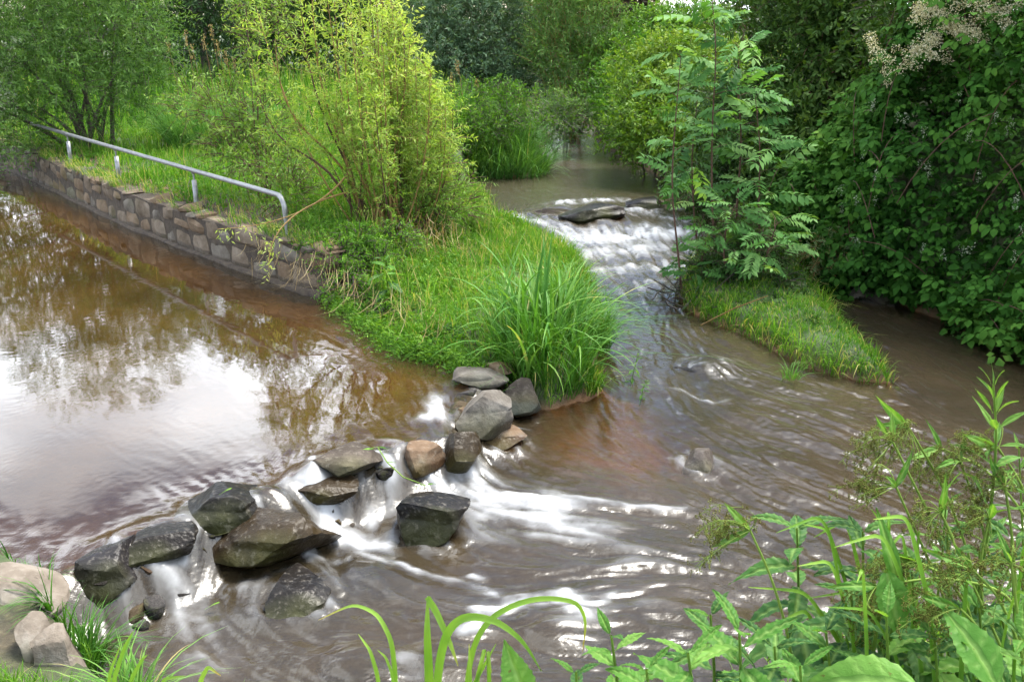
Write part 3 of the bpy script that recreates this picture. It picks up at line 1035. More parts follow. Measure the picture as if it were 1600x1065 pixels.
def wall_stone(sa, sb, z0, z1, sd, top):
    """one rough block: a cushion with uneven rim, bedded in the wall"""
    nx, ny = 6, 5
    us = np.linspace(0, 1, nx)
    vs_ = np.linspace(0, 1, ny)
    U, Vv = np.meshgrid(us, vs_)
    r = np.random.default_rng(sd)
    j = .032
    c00, c10, c01, c11 = [r.uniform(-j, j, 2) for _ in range(4)]
    S = sa + (sb - sa) * U
    Z = z0 + (z1 - z0) * Vv
    S = S + (c00[0] * (1 - U) * (1 - Vv) + c10[0] * U * (1 - Vv) + c01[0] * (1 - U) * Vv + c11[0] * U * Vv)
    Z = Z + (c00[1] * (1 - U) * (1 - Vv) + c10[1] * U * (1 - Vv) + c01[1] * (1 - U) * Vv + c11[1] * U * Vv)
    # rounded corners
    rim = np.minimum(np.minimum(U, 1 - U) * (sb - sa), np.minimum(Vv, 1 - Vv) * (z1 - z0))
    S = S + (.5 - U) * (np.abs(Vv - .5) > .45) * .05
    proud = r.uniform(.012, .028)
    O = proud * (1 - np.exp(-rim / .008)) + (rim > 1e-4) * .02 * (fbm(np.stack([S * 6, Z * 6, S * 0 + sd], -1), 3, sd) - .5) * 2
    O = O - .012 * (rim < 1e-4) + (U - .5) * r.uniform(-.03, .03) + (Vv - .5) * r.uniform(-.03, .02)
    p, n = wall_at(S)
    V = p + n * O[..., None]
    V[..., 2] = Z
    Fq = grid_faces(nx, ny)[:, ::-1]
    V = V.reshape(-1, 3)
    # sides back into the wall (top stones show their upper face)
    back = V - n.reshape(-1, 3) * (.17 if top else .12)
    ring_i = np.concatenate([np.arange(nx), np.arange(1, ny) * nx + nx - 1, (ny - 1) * nx + np.arange(nx - 2, -1, -1), np.arange(ny - 2, 0, -1) * nx])
    k = len(V)
    bk = back[ring_i]
    if top:
        bk = bk + r.normal(size=bk.shape) * np.array([.012, .012, .008])
    V2 = np.concatenate([V, bk])
    m_ = len(ring_i)
    a = ring_i
    b_ = np.roll(ring_i, -1)
    ia = k + np.arange(m_)
    ib = k + np.roll(np.arange(m_), -1)
    Fs = np.stack([a, b_, ib, ia], -1)
    return V2, np.concatenate([Fq, Fs])
for ri, (za, zb) in enumerate(rows_z):
    s = .3 + ri * .11
    while s < Ltot - .12:
        wd = rg.uniform(.12, .26) if ri == 2 else rg.uniform(.22, .5)
        e = min(s + wd, Ltot)
        z0, z1 = za + rg.uniform(-.03, .03), zb + rg.uniform(-.035, .03)
        if ri == 2:
            z1 = WALLTOP + rg.uniform(-.025, .02)
        if ri == 1:
            z0 += rg.uniform(-.05, .05)
            if rg.random() < .5:
                z1 = WALLTOP + rg.uniform(-.05, .01)
                tall_.append((s, e))
        if ri == 2 and any(s < b_ - .02 and e > a_ + .02 for a_, b_ in tall_):
            s = e
            continue
        V, Fq = wall_stone(s + .004, e - .004, z0 + .004, z1 - .004, 300 + nst, ri == 2)
        z = V[:, 2]
        wet = sstep(POOL + .10, POOL - .0, z)
        me = mesh_np('stone', LW(V), [Fq], {'wet': wet}, mats=[WS[int(rg.integers(3))]])
        me.set_sharp_from_angle(angle=math.radians(42))
        link('stone', me, wall)
        nst += 1
        s = e
# bedding behind the stones
S = np.linspace(.2, Ltot - .03, 60)
p, n = wall_at(S)
ringv = []
for off, z in ((.0, -.1), (.0, WALLTOP - .05), (-.30, WALLTOP - .05), (-.30, -.1)):
    q = p + n * off
    q[:, 2] = z + (.012 * np.sin(S * 9) if z > 0 else 0)
    ringv.append(q)
V = np.stack(ringv, 1).reshape(-1, 3)
i = np.arange(59)[:, None] * 4
j = np.arange(4)[None]
Fq = np.stack([i + j, i + 4 + j, i + 4 + (j + 1) % 4, i + (j + 1) % 4], -1).reshape(-1, 4)
Fq = np.concatenate([Fq, [[0, 1, 2, 3], [239, 238, 237, 236]]])
link('mortar_bed', mesh_np('mortar_bed', LW(V), [Fq], smooth=False, mats=[M_mortar]), wall)
# narrow footing just at the water line
q1, n_ = wall_at(S)
V = []
for off, z in ((.02, -.1), (.07, .10), (.065, .238), (.0, .245)):
    q = q1 + n_ * (off + .012 * np.sin(S * 5.0))[:, None] if off else q1 + n_ * off
    q = q.copy()
    q[:, 2] = z + .01 * np.sin(S * 3.3)
    V.append(q)
V = np.stack(V, 1).reshape(-1, 3)
j = np.arange(3)[None]
Fq = np.stack([i + j, i + 4 + j, i + 5 + j, i + j + 1], -1).reshape(-1, 4)
link('footing', mesh_np('footing', LW(V), [Fq], mats=[M_mortar]), wall)

# ------------------------------------------------------------------ handrail
M_steel, t, out = new_mat('brushed_steel')
b = N(t, 'ShaderNodeBsdfPrincipled')
n1 = noise(t, 18, 4, .6, obj_co(t))
t.links.new(ramp(t, n1, [(.3, (.19, .19, .188)), (.7, (.30, .30, .295))]), b.inputs['Base Color'])
b.inputs['Metallic'].default_value = .9
t.links.new(math_(t, 'ADD', math_(t, 'MULTIPLY', n1, .3), .34), b.inputs['Roughness'])
t.links.new(b.outputs[0], out.inputs[0])
RZ = 1.03
r_far, r_end = P(58, 196, RZ), P(433, 304, RZ)
rail = thing('handrail', 'low stainless steel handrail on short posts above the stone wall', 'handrail', tuple(P(447, 372, WALLTOP)))
LR = Local(rail)
d = (r_end - r_far).normalized()
r_far2 = r_far - d * .35
pts = [r_far2 + (r_end - r_far2) * k for k in np.linspace(0, 1, 14)]
rb = .13
for k in np.linspace(0, 1, 9)[1:]:
    a = k * math.pi / 2
    pts.append(r_end + d * rb * math.sin(a) + Vector((0, 0, -rb * (1 - math.cos(a)))))
e = pts[-1]
pts.append(Vector((e.x, e.y, WALLTOP - .12)))
pp = np.array([p_[:] for p_ in pts])
# a slight sag and unevenness as in hand-set pipe
V, Fq = tube_np([LR(pp)], [np.full(len(pp), .024)], 14)
link('rail', mesh_np('rail', V, [Fq], mats=[M_steel]), rail)
for (px, py) in [(121, 250), (198, 276), (305, 320)]:
    q = P(px, py, WALLTOP)
    k = (q - r_far).dot(d)
    f = r_far + d * k
    base = np.array([f.x, f.y, WALLTOP - .1])
    tp = np.array([f.x, f.y, RZ - .02])
    mid = np.array([f.x, f.y, RZ - .105])
    V, Fq = tube_np([LR(np.array([base, base * .5 + mid * .5, mid, mid + [0, 0, .001]]))], [np.array([.027, .027, .027, .002])], 12)
    po = link('post', mesh_np('post', V, [Fq], mats=[M_steel]), rail)
    V, Fq = tube_np([LR(np.array([mid - [0, 0, .02], tp]))], [np.array([.010, .010])], 10)
    link('pin', mesh_np('pin', V, [Fq], mats=[M_steel]), po)
    V, Fq = tube_np([LR(np.array([[f.x, f.y, RZ - .034], [f.x, f.y, RZ - .018]]))], [np.array([.022, .026])], 10)
    link('saddle', mesh_np('saddle', V, [Fq], mats=[M_steel]), po)
# ------------------------------------------------------------------ vegetation
L_willow = leaf_mat('leaf_grey_willow', [(.0, (.028, .070, .014)), (.5, (.080, .165, .034)), (1, (.19, .29, .08))])
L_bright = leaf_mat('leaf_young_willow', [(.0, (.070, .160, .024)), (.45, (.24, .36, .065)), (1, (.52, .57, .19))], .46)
L_herb = leaf_mat('leaf_herb', [(.0, (.028, .085, .010)), (.5, (.080, .19, .020)), (1, (.17, .31, .04))], .38)
L_dark = leaf_mat('leaf_dark_tree', [(.0, (.010, .024, .009)), (.5, (.025, .055, .018)), (1, (.06, .11, .035))], .25)
L_mid = leaf_mat('leaf_mid_tree', [(.0, (.018, .042, .012)), (.5, (.045, .092, .024)), (1, (.10, .17, .045))], .3)
L_fresh = leaf_mat('leaf_fresh', [(.0, (.025, .075, .010)), (.5, (.07, .17, .020)), (1, (.17, .27, .04))], .35)
L_purple = leaf_mat('leaf_purple_tree', [(.0, (.014, .010, .008)), (.5, (.035, .026, .018)), (1, (.075, .060, .038))], .2)
L_bramble = leaf_mat('leaf_bramble', [(.0, (.007, .026, .004)), (.5, (.024, .078, .010)), (.9, (.055, .135, .018)), (1, (.10, .19, .028))], .2, .6, .14, objvar=False)
L_dogw = leaf_mat('leaf_dogwood', [(.0, (.014, .034, .007)), (.5, (.040, .085, .016)), (1, (.10, .155, .032))], .26, .5, .25)
L_rowan = leaf_mat('leaf_sapling', [(.0, (.028, .090, .020)), (.5, (.085, .20, .050)), (1, (.21, .34, .11))], .36, .5, .25, objvar=True)
L_grass = leaf_mat('grass_blade', [(.0, (.034, .115, .012)), (.5, (.092, .225, .022)), (.86, (.19, .33, .042)), (1, (.36, .32, .12))], .4, .5, .25)
L_straw = leaf_mat('dry_straw', [(.0, (.19, .12, .05)), (.5, (.32, .23, .11)), (1, (.46, .37, .21))], .25, .6, .2)
L_sedge = leaf_mat('sedge_blade', [(.0, (.026, .095, .012)), (.5, (.070, .185, .026)), (.82, (.16, .29, .06)), (.9, (.34, .29, .11))], .36, .38, .4, objvar=True)
L_reed = leaf_mat('reed_blade', [(.0, (.040, .125, .022)), (.5, (.09, .215, .05)), (1, (.17, .30, .09))], .35, .42, .35)
L_fore = leaf_mat('leaf_fore', [(.0, (.014, .052, .016)), (.5, (.036, .105, .024)), (1, (.08, .18, .035))], .34, .42, .35, objvar=True, veins=.7)
L_foreb = leaf_mat('leaf_fore_bright', [(.0, (.036, .115, .018)), (.5, (.075, .19, .028)), (1, (.15, .28, .055))], .40, .42, .35, objvar=True, veins=.7)
L_flower = leaf_mat('blossom_cream', [(.0, (.26, .23, .12)), (.5, (.48, .44, .29)), (1, (.68, .65, .52))], .2, .7, .2)
L_spike = leaf_mat('rush_spikelet', [(.0, (.05, .038, .010)), (.5, (.10, .095, .022)), (1, (.17, .20, .04))], .15, .7, .2)
L_stem = leaf_mat('green_stem', [(.0, (.06, .12, .018)), (.5, (.12, .20, .03)), (1, (.22, .30, .06))], .15, .45, .35)
K_brown = bark_mat('bark_brown', (.030, .022, .015), (.085, .065, .045))
K_ochre = bark_mat('bark_ochre', (.13, .075, .020), (.26, .16, .045))
K_red = bark_mat('bark_red', (.045, .018, .010), (.10, .048, .026))
K_grey = bark_mat('bark_grey', (.06, .055, .048), (.16, .145, .12))

def inst(name, me, parent, pos, X, Z, s):
    X, Y, Z2 = frames(np.array([X], float), np.array([Z], float))
    R = Matrix(np.stack([X[0], Y[0], Z2[0]], 1).tolist()).to_4x4()
    o = bpy.data.objects.new(name, me)
    COL.objects.link(o)
    o.parent = parent
    rel = Vector(pos) - parent.matrix_basis.translation
    o.matrix_basis = Matrix.Translation(rel) @ R @ Matrix.Scale(float(s), 4)
    return o

def bez(p0, p1, p2, k=8):
    t = np.linspace(0, 1, k)[:, None]
    return (1 - t) ** 2 * np.array(p0) + 2 * t * (1 - t) * np.array(p1) + t * t * np.array(p2)

def lump_points(lumps, n, rng, shell=.5):
    r = np.array([l[1] for l in lumps])
    pr = r ** 2
    k = rng.choice(len(lumps), n, p=pr / pr.sum())
    c = np.array([l[0][:] for l in lumps])[k]
    d = rand_dirs(n, rng)
    d[:, 2] = d[:, 2] * .85 + .1
    d = unit(d)
    rad = r[k] * (shell + (1 - shell) * rng.random(n) ** .6)
    # ragged lumps
    rad *= .75 + .5 * fbm(c * .7 + d * 2.2, 2, 5)
    return c + d * rad[:, None], d, k
def make_tree(name, label, cat, base, lumps, nspray, slen, nl, tmpl, ls, mat, bark, seed, droop=.3, splay=.9, trunk=.12, nst=1, group=None, up=.35, twigs=True, updir=.35, shell=.5):
    rng = np.random.default_rng(seed)
    base = np.array(base, float)
    root = thing(name, label, cat, tuple(base), group)
    lo = Local(root)
    roots, d, k = lump_points(lumps, nspray, rng, shell)
    dirs = unit(d + np.array([0, 0, updir]) + rng.normal(size=d.shape) * .35)
    lv = rng.random(len(lumps))
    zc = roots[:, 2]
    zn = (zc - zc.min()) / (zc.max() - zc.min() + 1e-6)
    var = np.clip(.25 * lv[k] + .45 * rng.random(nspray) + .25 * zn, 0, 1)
    V, Fc, vv = sprays(roots, dirs, slen * rng.uniform(.6, 1.3, nspray), nl, tmpl, ls, rng, droop, splay, var, up)
    cr = link('crown', mesh_np('crown', lo(V), [Fc], {'var': vv}, mats=[mat]), root)
    # stems and limbs
    paths, radii = [], []
    if nst == 1:
        top = np.mean([l[0][:] for l in lumps], 0)
        tp = bez(base - [0, 0, .1], [base[0], base[1], (base[2] + top[2]) / 2], top, 9)
        paths.append(tp)
        radii.append(np.linspace(trunk, trunk * .35, 9))
        for l in lumps:
            s = tp[int(rng.integers(3, 7))]
            e = np.array(l[0][:])
            paths.append(bez(s, (s + e) / 2 + [0, 0, .15], e, 6))
            radii.append(np.linspace(trunk * .4, .008, 6))
    else:
        for q in range(nst):
            l = lumps[q % len(lumps)]
            e = np.array(l[0][:]) + rng.normal(size=3) * .15
            s = base + [rng.normal() * .12, rng.normal() * .12, -.1]
            paths.append(bez(s, [s[0] * .6 + e[0] * .4, s[1] * .6 + e[1] * .4, s[2] * .35 + e[2] * .65], e, 8))
            radii.append(np.linspace(trunk * rng.uniform(.5, 1), .006, 8))
    V, Fq = tube_np(paths, radii, 7)
    link('trunk', mesh_np('trunk', lo(V), [Fq], mats=[bark]), root)
    if twigs:
        sel = rng.choice(nspray, min(nspray, 700), replace=False)
        p = shoot_paths(roots[sel], dirs[sel], slen, droop, 4)
        V, Fq = tube_np(list(p), [np.linspace(.005, .0015, 4)] * len(p), 3)
        link('twigs', mesh_np('twigs', lo(V), [Fq], mats=[bark]), root, 'stuff')
    return root
def LP(px, py, d, rpx):
    p = PD(px, py, d)
    return (p, rpx * px2m(p))

narrow = diamond(.20, .3, .2)
oval = diamond(.52, .35, .2)
oval4 = leaf_template(.55, .3, .25, 1, .45)
lance = diamond(.30, .3, .2)

# --- far wood line: single trees, low to high, with a gap where the sky shows
far = [  # px, d, height, half width m, mat, label
 (-260, 27, 6.0, 2.6, L_dark, 'dark tree far left behind the grey willow, mostly off the edge'),
 (-60, 30, 6.3, 2.6, L_mid, 'mid green tree rising behind the grey willow at the left edge'),
 (150, 27, 5.6, 2.3, L_dark, 'dark tree whose crown shows above the grey willow'),
 (320, 24, 4.6, 2.0, L_dark, 'dark green tree in shade behind the tall grasses'),
 (480, 27, 5.2, 2.1, L_mid, 'green tree behind the top of the yellow green willow shrub'),
 (620, 29, 5.6, 2.2, L_dark, 'dark tree at the top edge behind the willow shrub tip'),
 (845, 34, 6.5, 2.4, L_dark, 'dark tree filling the top edge behind the tall upright willow'),
 (965, 31, 4.9, 1.3, L_purple, 'brownish purple leaved tree at the top edge'),
 (1200, 30, 5.6, 1.9, L_mid, 'green tree beyond the saplings at the top edge'),
 (1330, 24, 5.5, 2.0, L_dark, 'dark tree above the dogwood at the top edge'),
]
for i, (px, d, h, hw, mt, lab) in enumerate(far):
    p = PD(px, 60, d)
    g = Tz(p.x, d)
    rng = np.random.default_rng(500 + i)
    lumps = []
    for q in range(11):
        zz = rng.uniform(.25, .9)
        r = hw * (.62 - .35 * abs(zz - .5)) * rng.uniform(.7, 1.1)
        a = rng.uniform(0, 6.28)
        off = (hw - r) * rng.uniform(.3, 1.0)
        lumps.append((Vector((p.x + off * math.cos(a), d + off * math.sin(a) * .8, g + h * zz)), r))
    lumps.append((Vector((p.x, d - .3, g + .9)), hw * .75))
    make_tree('background_tree', lab, 'tree', (p.x, d, g), lumps, 1500, .55, 9, lance if i % 2 else oval, .15, mt, K_brown, 900 + i, trunk=.16, twigs=False, shell=.35, group='trees of the wood line')

rng = np.random.default_rng(640)
pts, dd = [], []
for px in np.concatenate([np.arange(-700, 1010, 26), np.arange(1120, 2000, 34)]):
    for k in range(80):
        d = rng.uniform(37, 42)
        p = PD(px + rng.normal() * 10, 60, d)
        top = 4.6 + 1.6 * math.sin(px * .013) + rng.normal() * .4
        pts.append((p.x, d, .6 + top * rng.random() ** .8))
pts = np.array(pts)
V, Fc, vv = sprays(pts, unit(rng.normal(size=pts.shape) + [0, -.4, .4]), .6, 7, diamond(.6), .26, rng, .3, .9)
tag(link('far_wood', mesh_np('far_wood', V, [Fc], {'var': vv}, mats=[L_dark])), 'dark belt of far woodland closing the view behind the trees', 'wood', kind='stuff')

# --- shrubs in the middle distance
make_tree('grey_willow', 'big rounded grey green willow bush at the far end of the wall', 'tree', (PD(140, 205, 15.2).x, 15.2, Tz(PD(140, 205, 15.2).x, 15.2)),
          [LP(*a) for a in [(60, 60, 15.2, 85), (150, 30, 15.4, 85), (205, 85, 15, 62), (100, 125, 14.8, 70), (25, 150, 14.6, 66), (215, 20, 15.6, 60), (160, 135, 15, 55), (-30, 60, 15, 90), (20, -40, 15.4, 90), (120, -60, 15.6, 85), (-80, 150, 14.8, 80), (225, 130, 15.2, 40), (0, 205, 14.2, 40), (30, 190, 14.5, 34), (-40, 220, 13.8, 50), (50, 190, 14.9, 30)]],
          3600, .42, 13, narrow, .085, L_willow, K_brown, 11, droop=.35, nst=14, trunk=.05)
make_tree('silver_willow', 'blue grey willow bush behind the reed clump', 'tree', (PD(750, 150, 22).x, 22, Tz(PD(750, 150, 22).x, 22)),
          [LP(*a) for a in [(690, 60, 22, 60), (760, 50, 22.3, 70), (800, 90, 21.6, 50), (720, 110, 21.6, 55), (770, 125, 21.3, 48), (740, 0, 22.5, 70), (810, 20, 22.5, 60), (680, 0, 22.5, 60), (830, 130, 21.3, 35), (670, 140, 21.6, 40)]],
          2300, .45, 11, lance, .12, leaf_mat('leaf_silver', [(0, (.030, .058, .028)), (.5, (.070, .125, .062)), (1, (.15, .22, .125))], .25), K_brown, 12, droop=.45, nst=10, trunk=.05)
make_tree('upright_willow', 'upright olive green willow bush right of the blue grey one', 'tree', (PD(900, 170, 20.5).x, 20.5, Tz(PD(900, 170, 20.5).x, 20.5)),
          [LP(*a) for a in [(890, 110, 20.5, 50), (930, 60, 20.6, 48), (890, 50, 20.8, 50), (915, 0, 21, 52), (880, -10, 21, 45), (860, 90, 20.4, 34), (940, 110, 20.3, 36), (925, 150, 20, 30), (880, 160, 20, 30)]],
          1700, .5, 11, narrow, .11, L_willow, K_ochre, 13, droop=.1, nst=12, trunk=.035, updir=1.2)
make_tree('river_bush', 'small pale bush leaning over the water at the river bend', 'bush', (PD(880, 215, 18).x, 18, Tz(PD(880, 215, 18).x, 18)),
          [LP(*a) for a in [(872, 190, 18, 30), (890, 180, 18.3, 28), (858, 175, 18.2, 24), (890, 205, 17.8, 14)]],
          420, .3, 9, lance, .075, L_willow, K_grey, 14, droop=.3, nst=7, trunk=.018)
make_tree('green_hedge', 'fresh green rounded bush on the far right bank', 'bush', (PD(985, 170, 19).x, 19, Tz(PD(985, 170, 19).x, 19)),
          [LP(*a) for a in [(985, 95, 20, 40), (1020, 60, 21, 42), (960, 140, 18.6, 38), (1000, 140, 18.6, 42), (970, 180, 17.8, 32), (1050, 50, 21.5, 36), (1085, 45, 21.5, 36), (1000, 185, 17.4, 34), (950, 95, 20, 26), (1120, 60, 21, 34)]],
          2200, .34, 9, oval, .085, L_fresh, K_brown, 15, droop=.2, nst=8, trunk=.03)
make_tree('yellow_bush', 'sunlit yellow green bramble mound behind the saplings', 'bush', (PD(1040, 170, 15.6).x, 15.6, Tz(PD(1040, 170, 15.6).x, 15.6)),
          [LP(*a) for a in [(1000, 110, 16.5, 38), (1040, 100, 16.5, 44), (1080, 110, 16.2, 44), (1010, 160, 15.6, 44), (1060, 165, 15.4, 52), (1110, 160, 15.3, 50), (985, 205, 15, 34), (1030, 215, 14.8, 42), (1090, 225, 14.5, 50), (1150, 120, 16, 50), (1160, 190, 15, 50)]],
          3000, .3, 9, oval, .075, leaf_mat('leaf_yellow_bush', [(0, (.035, .085, .010)), (.5, (.10, .19, .022)), (1, (.23, .29, .05))], .35), K_brown, 16, droop=.2, nst=8, trunk=.02)
make_tree('bank_shrub', 'dark leafy shrub at the water edge behind the saplings', 'bush', (PD(1175, 350, 11.6).x, 11.6, Tz(PD(1175, 350, 11.6).x, 11.6)),
          [LP(*a) for a in [(1130, 300, 12, 46), (1180, 270, 12, 55), (1230, 290, 11.4, 48), (1160, 220, 12.6, 55), (1220, 210, 12.2, 60), (1090, 285, 12.6, 36), (1150, 160, 13, 55), (1235, 345, 10.9, 34), (1170, 335, 11.4, 34)]],
          2300, .28, 8, oval, .072, L_mid, K_brown, 17, droop=.25, nst=8, trunk=.02)
make_tree('dogwood', 'dogwood shrub with pointed drooping leaves left of the bramble', 'shrub', (PD(1290, 380, 10.7).x + .5, 11.2, Tz(PD(1290, 380, 10.7).x + .5, 11.2)),
          [LP(*a) for a in [(1290, 180, 11.3, 75), (1340, 90, 11.6, 85), (1270, 80, 12, 80), (1250, 250, 11, 60), (1330, 230, 10.8, 62), (1240, 20, 12.4, 80), (1360, 10, 12, 90), (1310, -60, 12.2, 90), (1290, 320, 10.4, 45)]],
          3300, .33, 8, leaf_template(.42, .3, .35, 1, .4), .095, L_dogw, K_red, 18, droop=.5, nst=10, trunk=.025)
make_tree('privet', 'old shrub with cream flower clusters above the bramble thicket', 'shrub', (PD(1490, 60, 9.6).x + .4, 10.0, Tz(PD(1490, 60, 9.6).x + .4, 10.0)),
          [LP(*a) for a in [(1480, 60, 9.7, 70), (1420, 90, 9.9, 60), (1540, 50, 9.5, 75), (1590, 90, 9.2, 65), (1450, -20, 10, 85), (1560, -50, 9.8, 95), (1640, 20, 9.3, 85), (1650, 120, 8.9, 60), (1500, 130, 9.5, 60)]],
          2000, .3, 8, oval, .075, L_dogw, K_brown, 19, droop=.3, nst=8, trunk=.03)
priv = bpy.data.objects['privet']
rng = np.random.default_rng(77)
lo = Local(priv)
_tg = unit(np.array([1.0, -1.35, 0]))
_n = np.array([_tg[1], -_tg[0], 0])
_q0 = np.array(P(1470, 502, .05)[:]) - _n * .28
def on_hedge(px, py):
    r_ = np.array(ray(px, py)[:])
    k_ = (_n @ (_q0 - np.array([0, 0, CAMZ]))) / (_n @ r_)
    return np.array([0, 0, CAMZ]) + r_ * k_
ncl = 0
for (px, py, n) in [(1480, 40, 12), (1500, 48, 10), (1460, 62, 9), (1520, 58, 9), (1445, 75, 7), (1430, 90, 6), (1412, 100, 5), (1395, 112, 5), (1470, 20, 8), (1445, 28, 7), (1540, 12, 8), (1558, 22, 7), (1575, 35, 6), (1470, 85, 6), (1375, 68, 4), (1365, 60, 3), (1500, 10, 6), (1590, 20, 6), (1440, 8, 6)]:
    pts, dirs = [], []
    for k in range(n):
        c = on_hedge(px + rng.normal() * 10, py + rng.normal() * 9) + _n * rng.uniform(-.05, .12)
        q = 46
        a = rand_dirs(q, rng) * np.array([.055, .045, .045]) * rng.uniform(.3, 1, (q, 1))
        pts.append(c + a)
        dirs.append(unit(a))
    pts, dirs = np.concatenate(pts), np.concatenate(dirs)
    V, Fc, vv = scatter(diamond(.8, .4, .3), pts, dirs, rand_dirs(len(pts), rng), rng.uniform(.010, .017, len(pts)), np.clip(rng.normal(.5, .25, len(pts)), 0, 1))
    link('flower_cluster', mesh_np('flower_cluster', lo(V), [Fc], {'var': vv}, mats=[L_flower]), priv, 'stuff')

# --- bramble thicket on the right bank
rng = np.random.default_rng(5)
hb = [np.array(p[:]) for p in [P(1215, 392, .1), P(1270, 420, .05), P(1340, 460, .05), P(1470, 502, .05), P(1610, 552, .05), Vector((4.9, 6.4, 0)), Vector((6.4, 5.5, 0))]]
hl = np.concatenate([[0], np.cumsum([np.linalg.norm(b - a) for a, b in zip(hb[:-1], hb[1:])])])
def hedge_at(s, h):
    """point on the thicket face: s along the bank, h height above the water"""
    i = np.clip(np.searchsorted(hl, s, 'right') - 1, 0, len(hb) - 2)
    tt = (s - hl[i]) / (hl[i + 1] - hl[i])
    A = np.array(hb)
    p = A[i] + (A[i + 1] - A[i]) * tt[:, None]
    tg = unit(np.array([1.0, -1.35, 0]))
    nrm = np.array([tg[1], -tg[0], 0])                        # out over the river, towards the near left
    lum = fbm(np.stack([s * 1.5, h * 1.5, s * 0], -1), 3, 3) - .5
    back = -.04 + h * .10 + h * h * .030 - lum * 1.1 - .20 * np.sin(np.clip(h / 1.4, 0, 1) * 3.14)
    q = p - nrm * back[:, None]
    q[:, 2] = h
    return q, nrm
thick = thing('bramble_thicket', 'tall dense bramble thicket covering the right bank down to the water', 'bramble', tuple(hb[3]))
lo = Local(thick)
def tri_leaf(rg, k=5, nn=2):
    parts = []
    T1 = leaf_template(.72, .22, .22, nn, .42)
    angs = [0, .95, -.95, 1.75, -1.75][:k]
    for a in angs:
        parts.append(xf(T1, (.16 * math.cos(a), .16 * math.sin(a), 0), a, rg.uniform(.0, .35), rg.uniform(-.25, .25), .56 if abs(a) < .1 else (.46 if abs(a) < 1.2 else .36)))
    return merge_templates(parts)
BT1 = [tri_leaf(np.random.default_rng(i), 5 if i % 2 else 3, 1) for i in range(6)]
BT = [tri_leaf(np.random.default_rng(i), 5 if i % 2 else 3) for i in range(6)]
n = 12500
s = rng.uniform(0, hl[-1], n)
h = rng.uniform(.05, 4.3, n)
hm = np.minimum(.8 + 1.5 * s, 3.9) + .25 * np.sin(s * 4)
low = h > hm
h[low] = rng.uniform(.03, 1, low.sum()) * hm[low]
foot = rng.random(n) < .13
h[foot] = rng.uniform(.02, .5, foot.sum())
q, nrm = hedge_at(s, h)
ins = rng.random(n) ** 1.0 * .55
q = q - nrm * (ins - .16 * foot)[:, None] + rng.normal(size=q.shape) * .04
X = unit(nrm * .75 + np.array([0, 0, -.28]) + rng.normal(size=(n, 3)) * .55)
Z = unit(nrm * .28 + np.array([0, 0, .95]) + rng.normal(size=(n, 3)) * .26)
hv = fbm(np.stack([s * 1.1, h * 1.1, s * 0 + 4], -1), 3, 8)
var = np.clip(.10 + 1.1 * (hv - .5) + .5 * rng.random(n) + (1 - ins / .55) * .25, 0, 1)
size = rng.uniform(.10, .19, n)
# the 300 that show largest become leaves of their own
vis = (ins < .05) & (q[:, 1] < 10.2) & (h < 3.0)
pxs = HX + F * q[:, 0] / (q[:, 1] * CP + (CAMZ - q[:, 2]) * SP)
vis &= (pxs < 1600)
cand = np.where(vis)[0]
cand = cand[np.argsort(-size[cand] / q[cand, 1])][:300]
rest = np.ones(n, bool)
rest[cand] = False
bt_me = []
for Tq in BT:
    for vk in range(3):
        bt_me.append(mesh_np('bramble_leaf', Tq[0], [Tq[1]], {'var': np.full(len(Tq[0]), .40 + .22 * vk)}, mats=[L_bramble]))
for i in cand:
    vk = min(2, int(var[i] * 3))
    inst('leaf', bt_me[(i % 6) * 3 + vk], thick, q[i], X[i], Z[i], size[i] * 1.06)
parts = []
ri = np.where(rest)[0]
for k, Tq in enumerate(BT):
    a = ri[k::6]
    Tq = BT1[k]
    parts.append(scatter(Tq, q[a], X[a], Z[a], size[a], var[a]))
V, Fc, vv = joinm(parts)
link('foliage', mesh_np('foliage', lo(V), [Fc], {'var': vv}, mats=[L_bramble]), thick, 'stuff')
# canes
sel = rng.choice(n, 70, replace=False)
paths, radii = [], []
for i in sel:
    s1, h1 = s[i], min(h[i], 3.3)
    e, _ = hedge_at(np.array([s1]), np.array([h1]))
    s2 = np.clip(s1 + rng.uniform(-.8, .8), 0, hl[-1] - .01)
    h2 = max(.1, h1 - rng.uniform(.3, 1.0))
    f, _ = hedge_at(np.array([s2]), np.array([h2]))
    e, f = e[0] + nrm * .03, f[0] - nrm * .1
    paths.append(bez(f, (e + f) / 2 + [0, 0, .3] + nrm * .12, e, 7))
    radii.append(np.linspace(.005, .003, 7))
V, Fq = tube_np(paths, radii, 4)
link('canes', mesh_np('canes', lo(V), [Fq], mats=[K_red]), thick, 'stuff')
# pale flower spikes standing out of the leaves
for k in range(46):
    s1, h1 = rng.uniform(1.2, 4.2), rng.uniform(.6, 2.0)
    e, _ = hedge_at(np.array([s1]), np.array([h1]))
    e = e[0] + nrm * .05
    m_ = 26
    tt = rng.random(m_)
    pp = e + np.stack([rng.normal(size=m_) * .012, rng.normal(size=m_) * .012, tt * .10], -1)
    V, Fc, vv = scatter(diamond(.7, .4, .3), pp, rand_dirs(m_, rng) + [0, 0, .5], rand_dirs(m_, rng), rng.uniform(.010, .018, m_), rng.uniform(.2, .6, m_))
    link('flower_spike', mesh_np('flower_spike', lo(V), [Fc], {'var': vv}, mats=[leaf_mat('bramble_bud', [(0, (.13, .17, .10)), (.5, (.23, .26, .18)), (1, (.34, .36, .28))], .2, .7, .2) if k == 0 else bpy.data.materials['bramble_bud']]), thick, 'stuff')
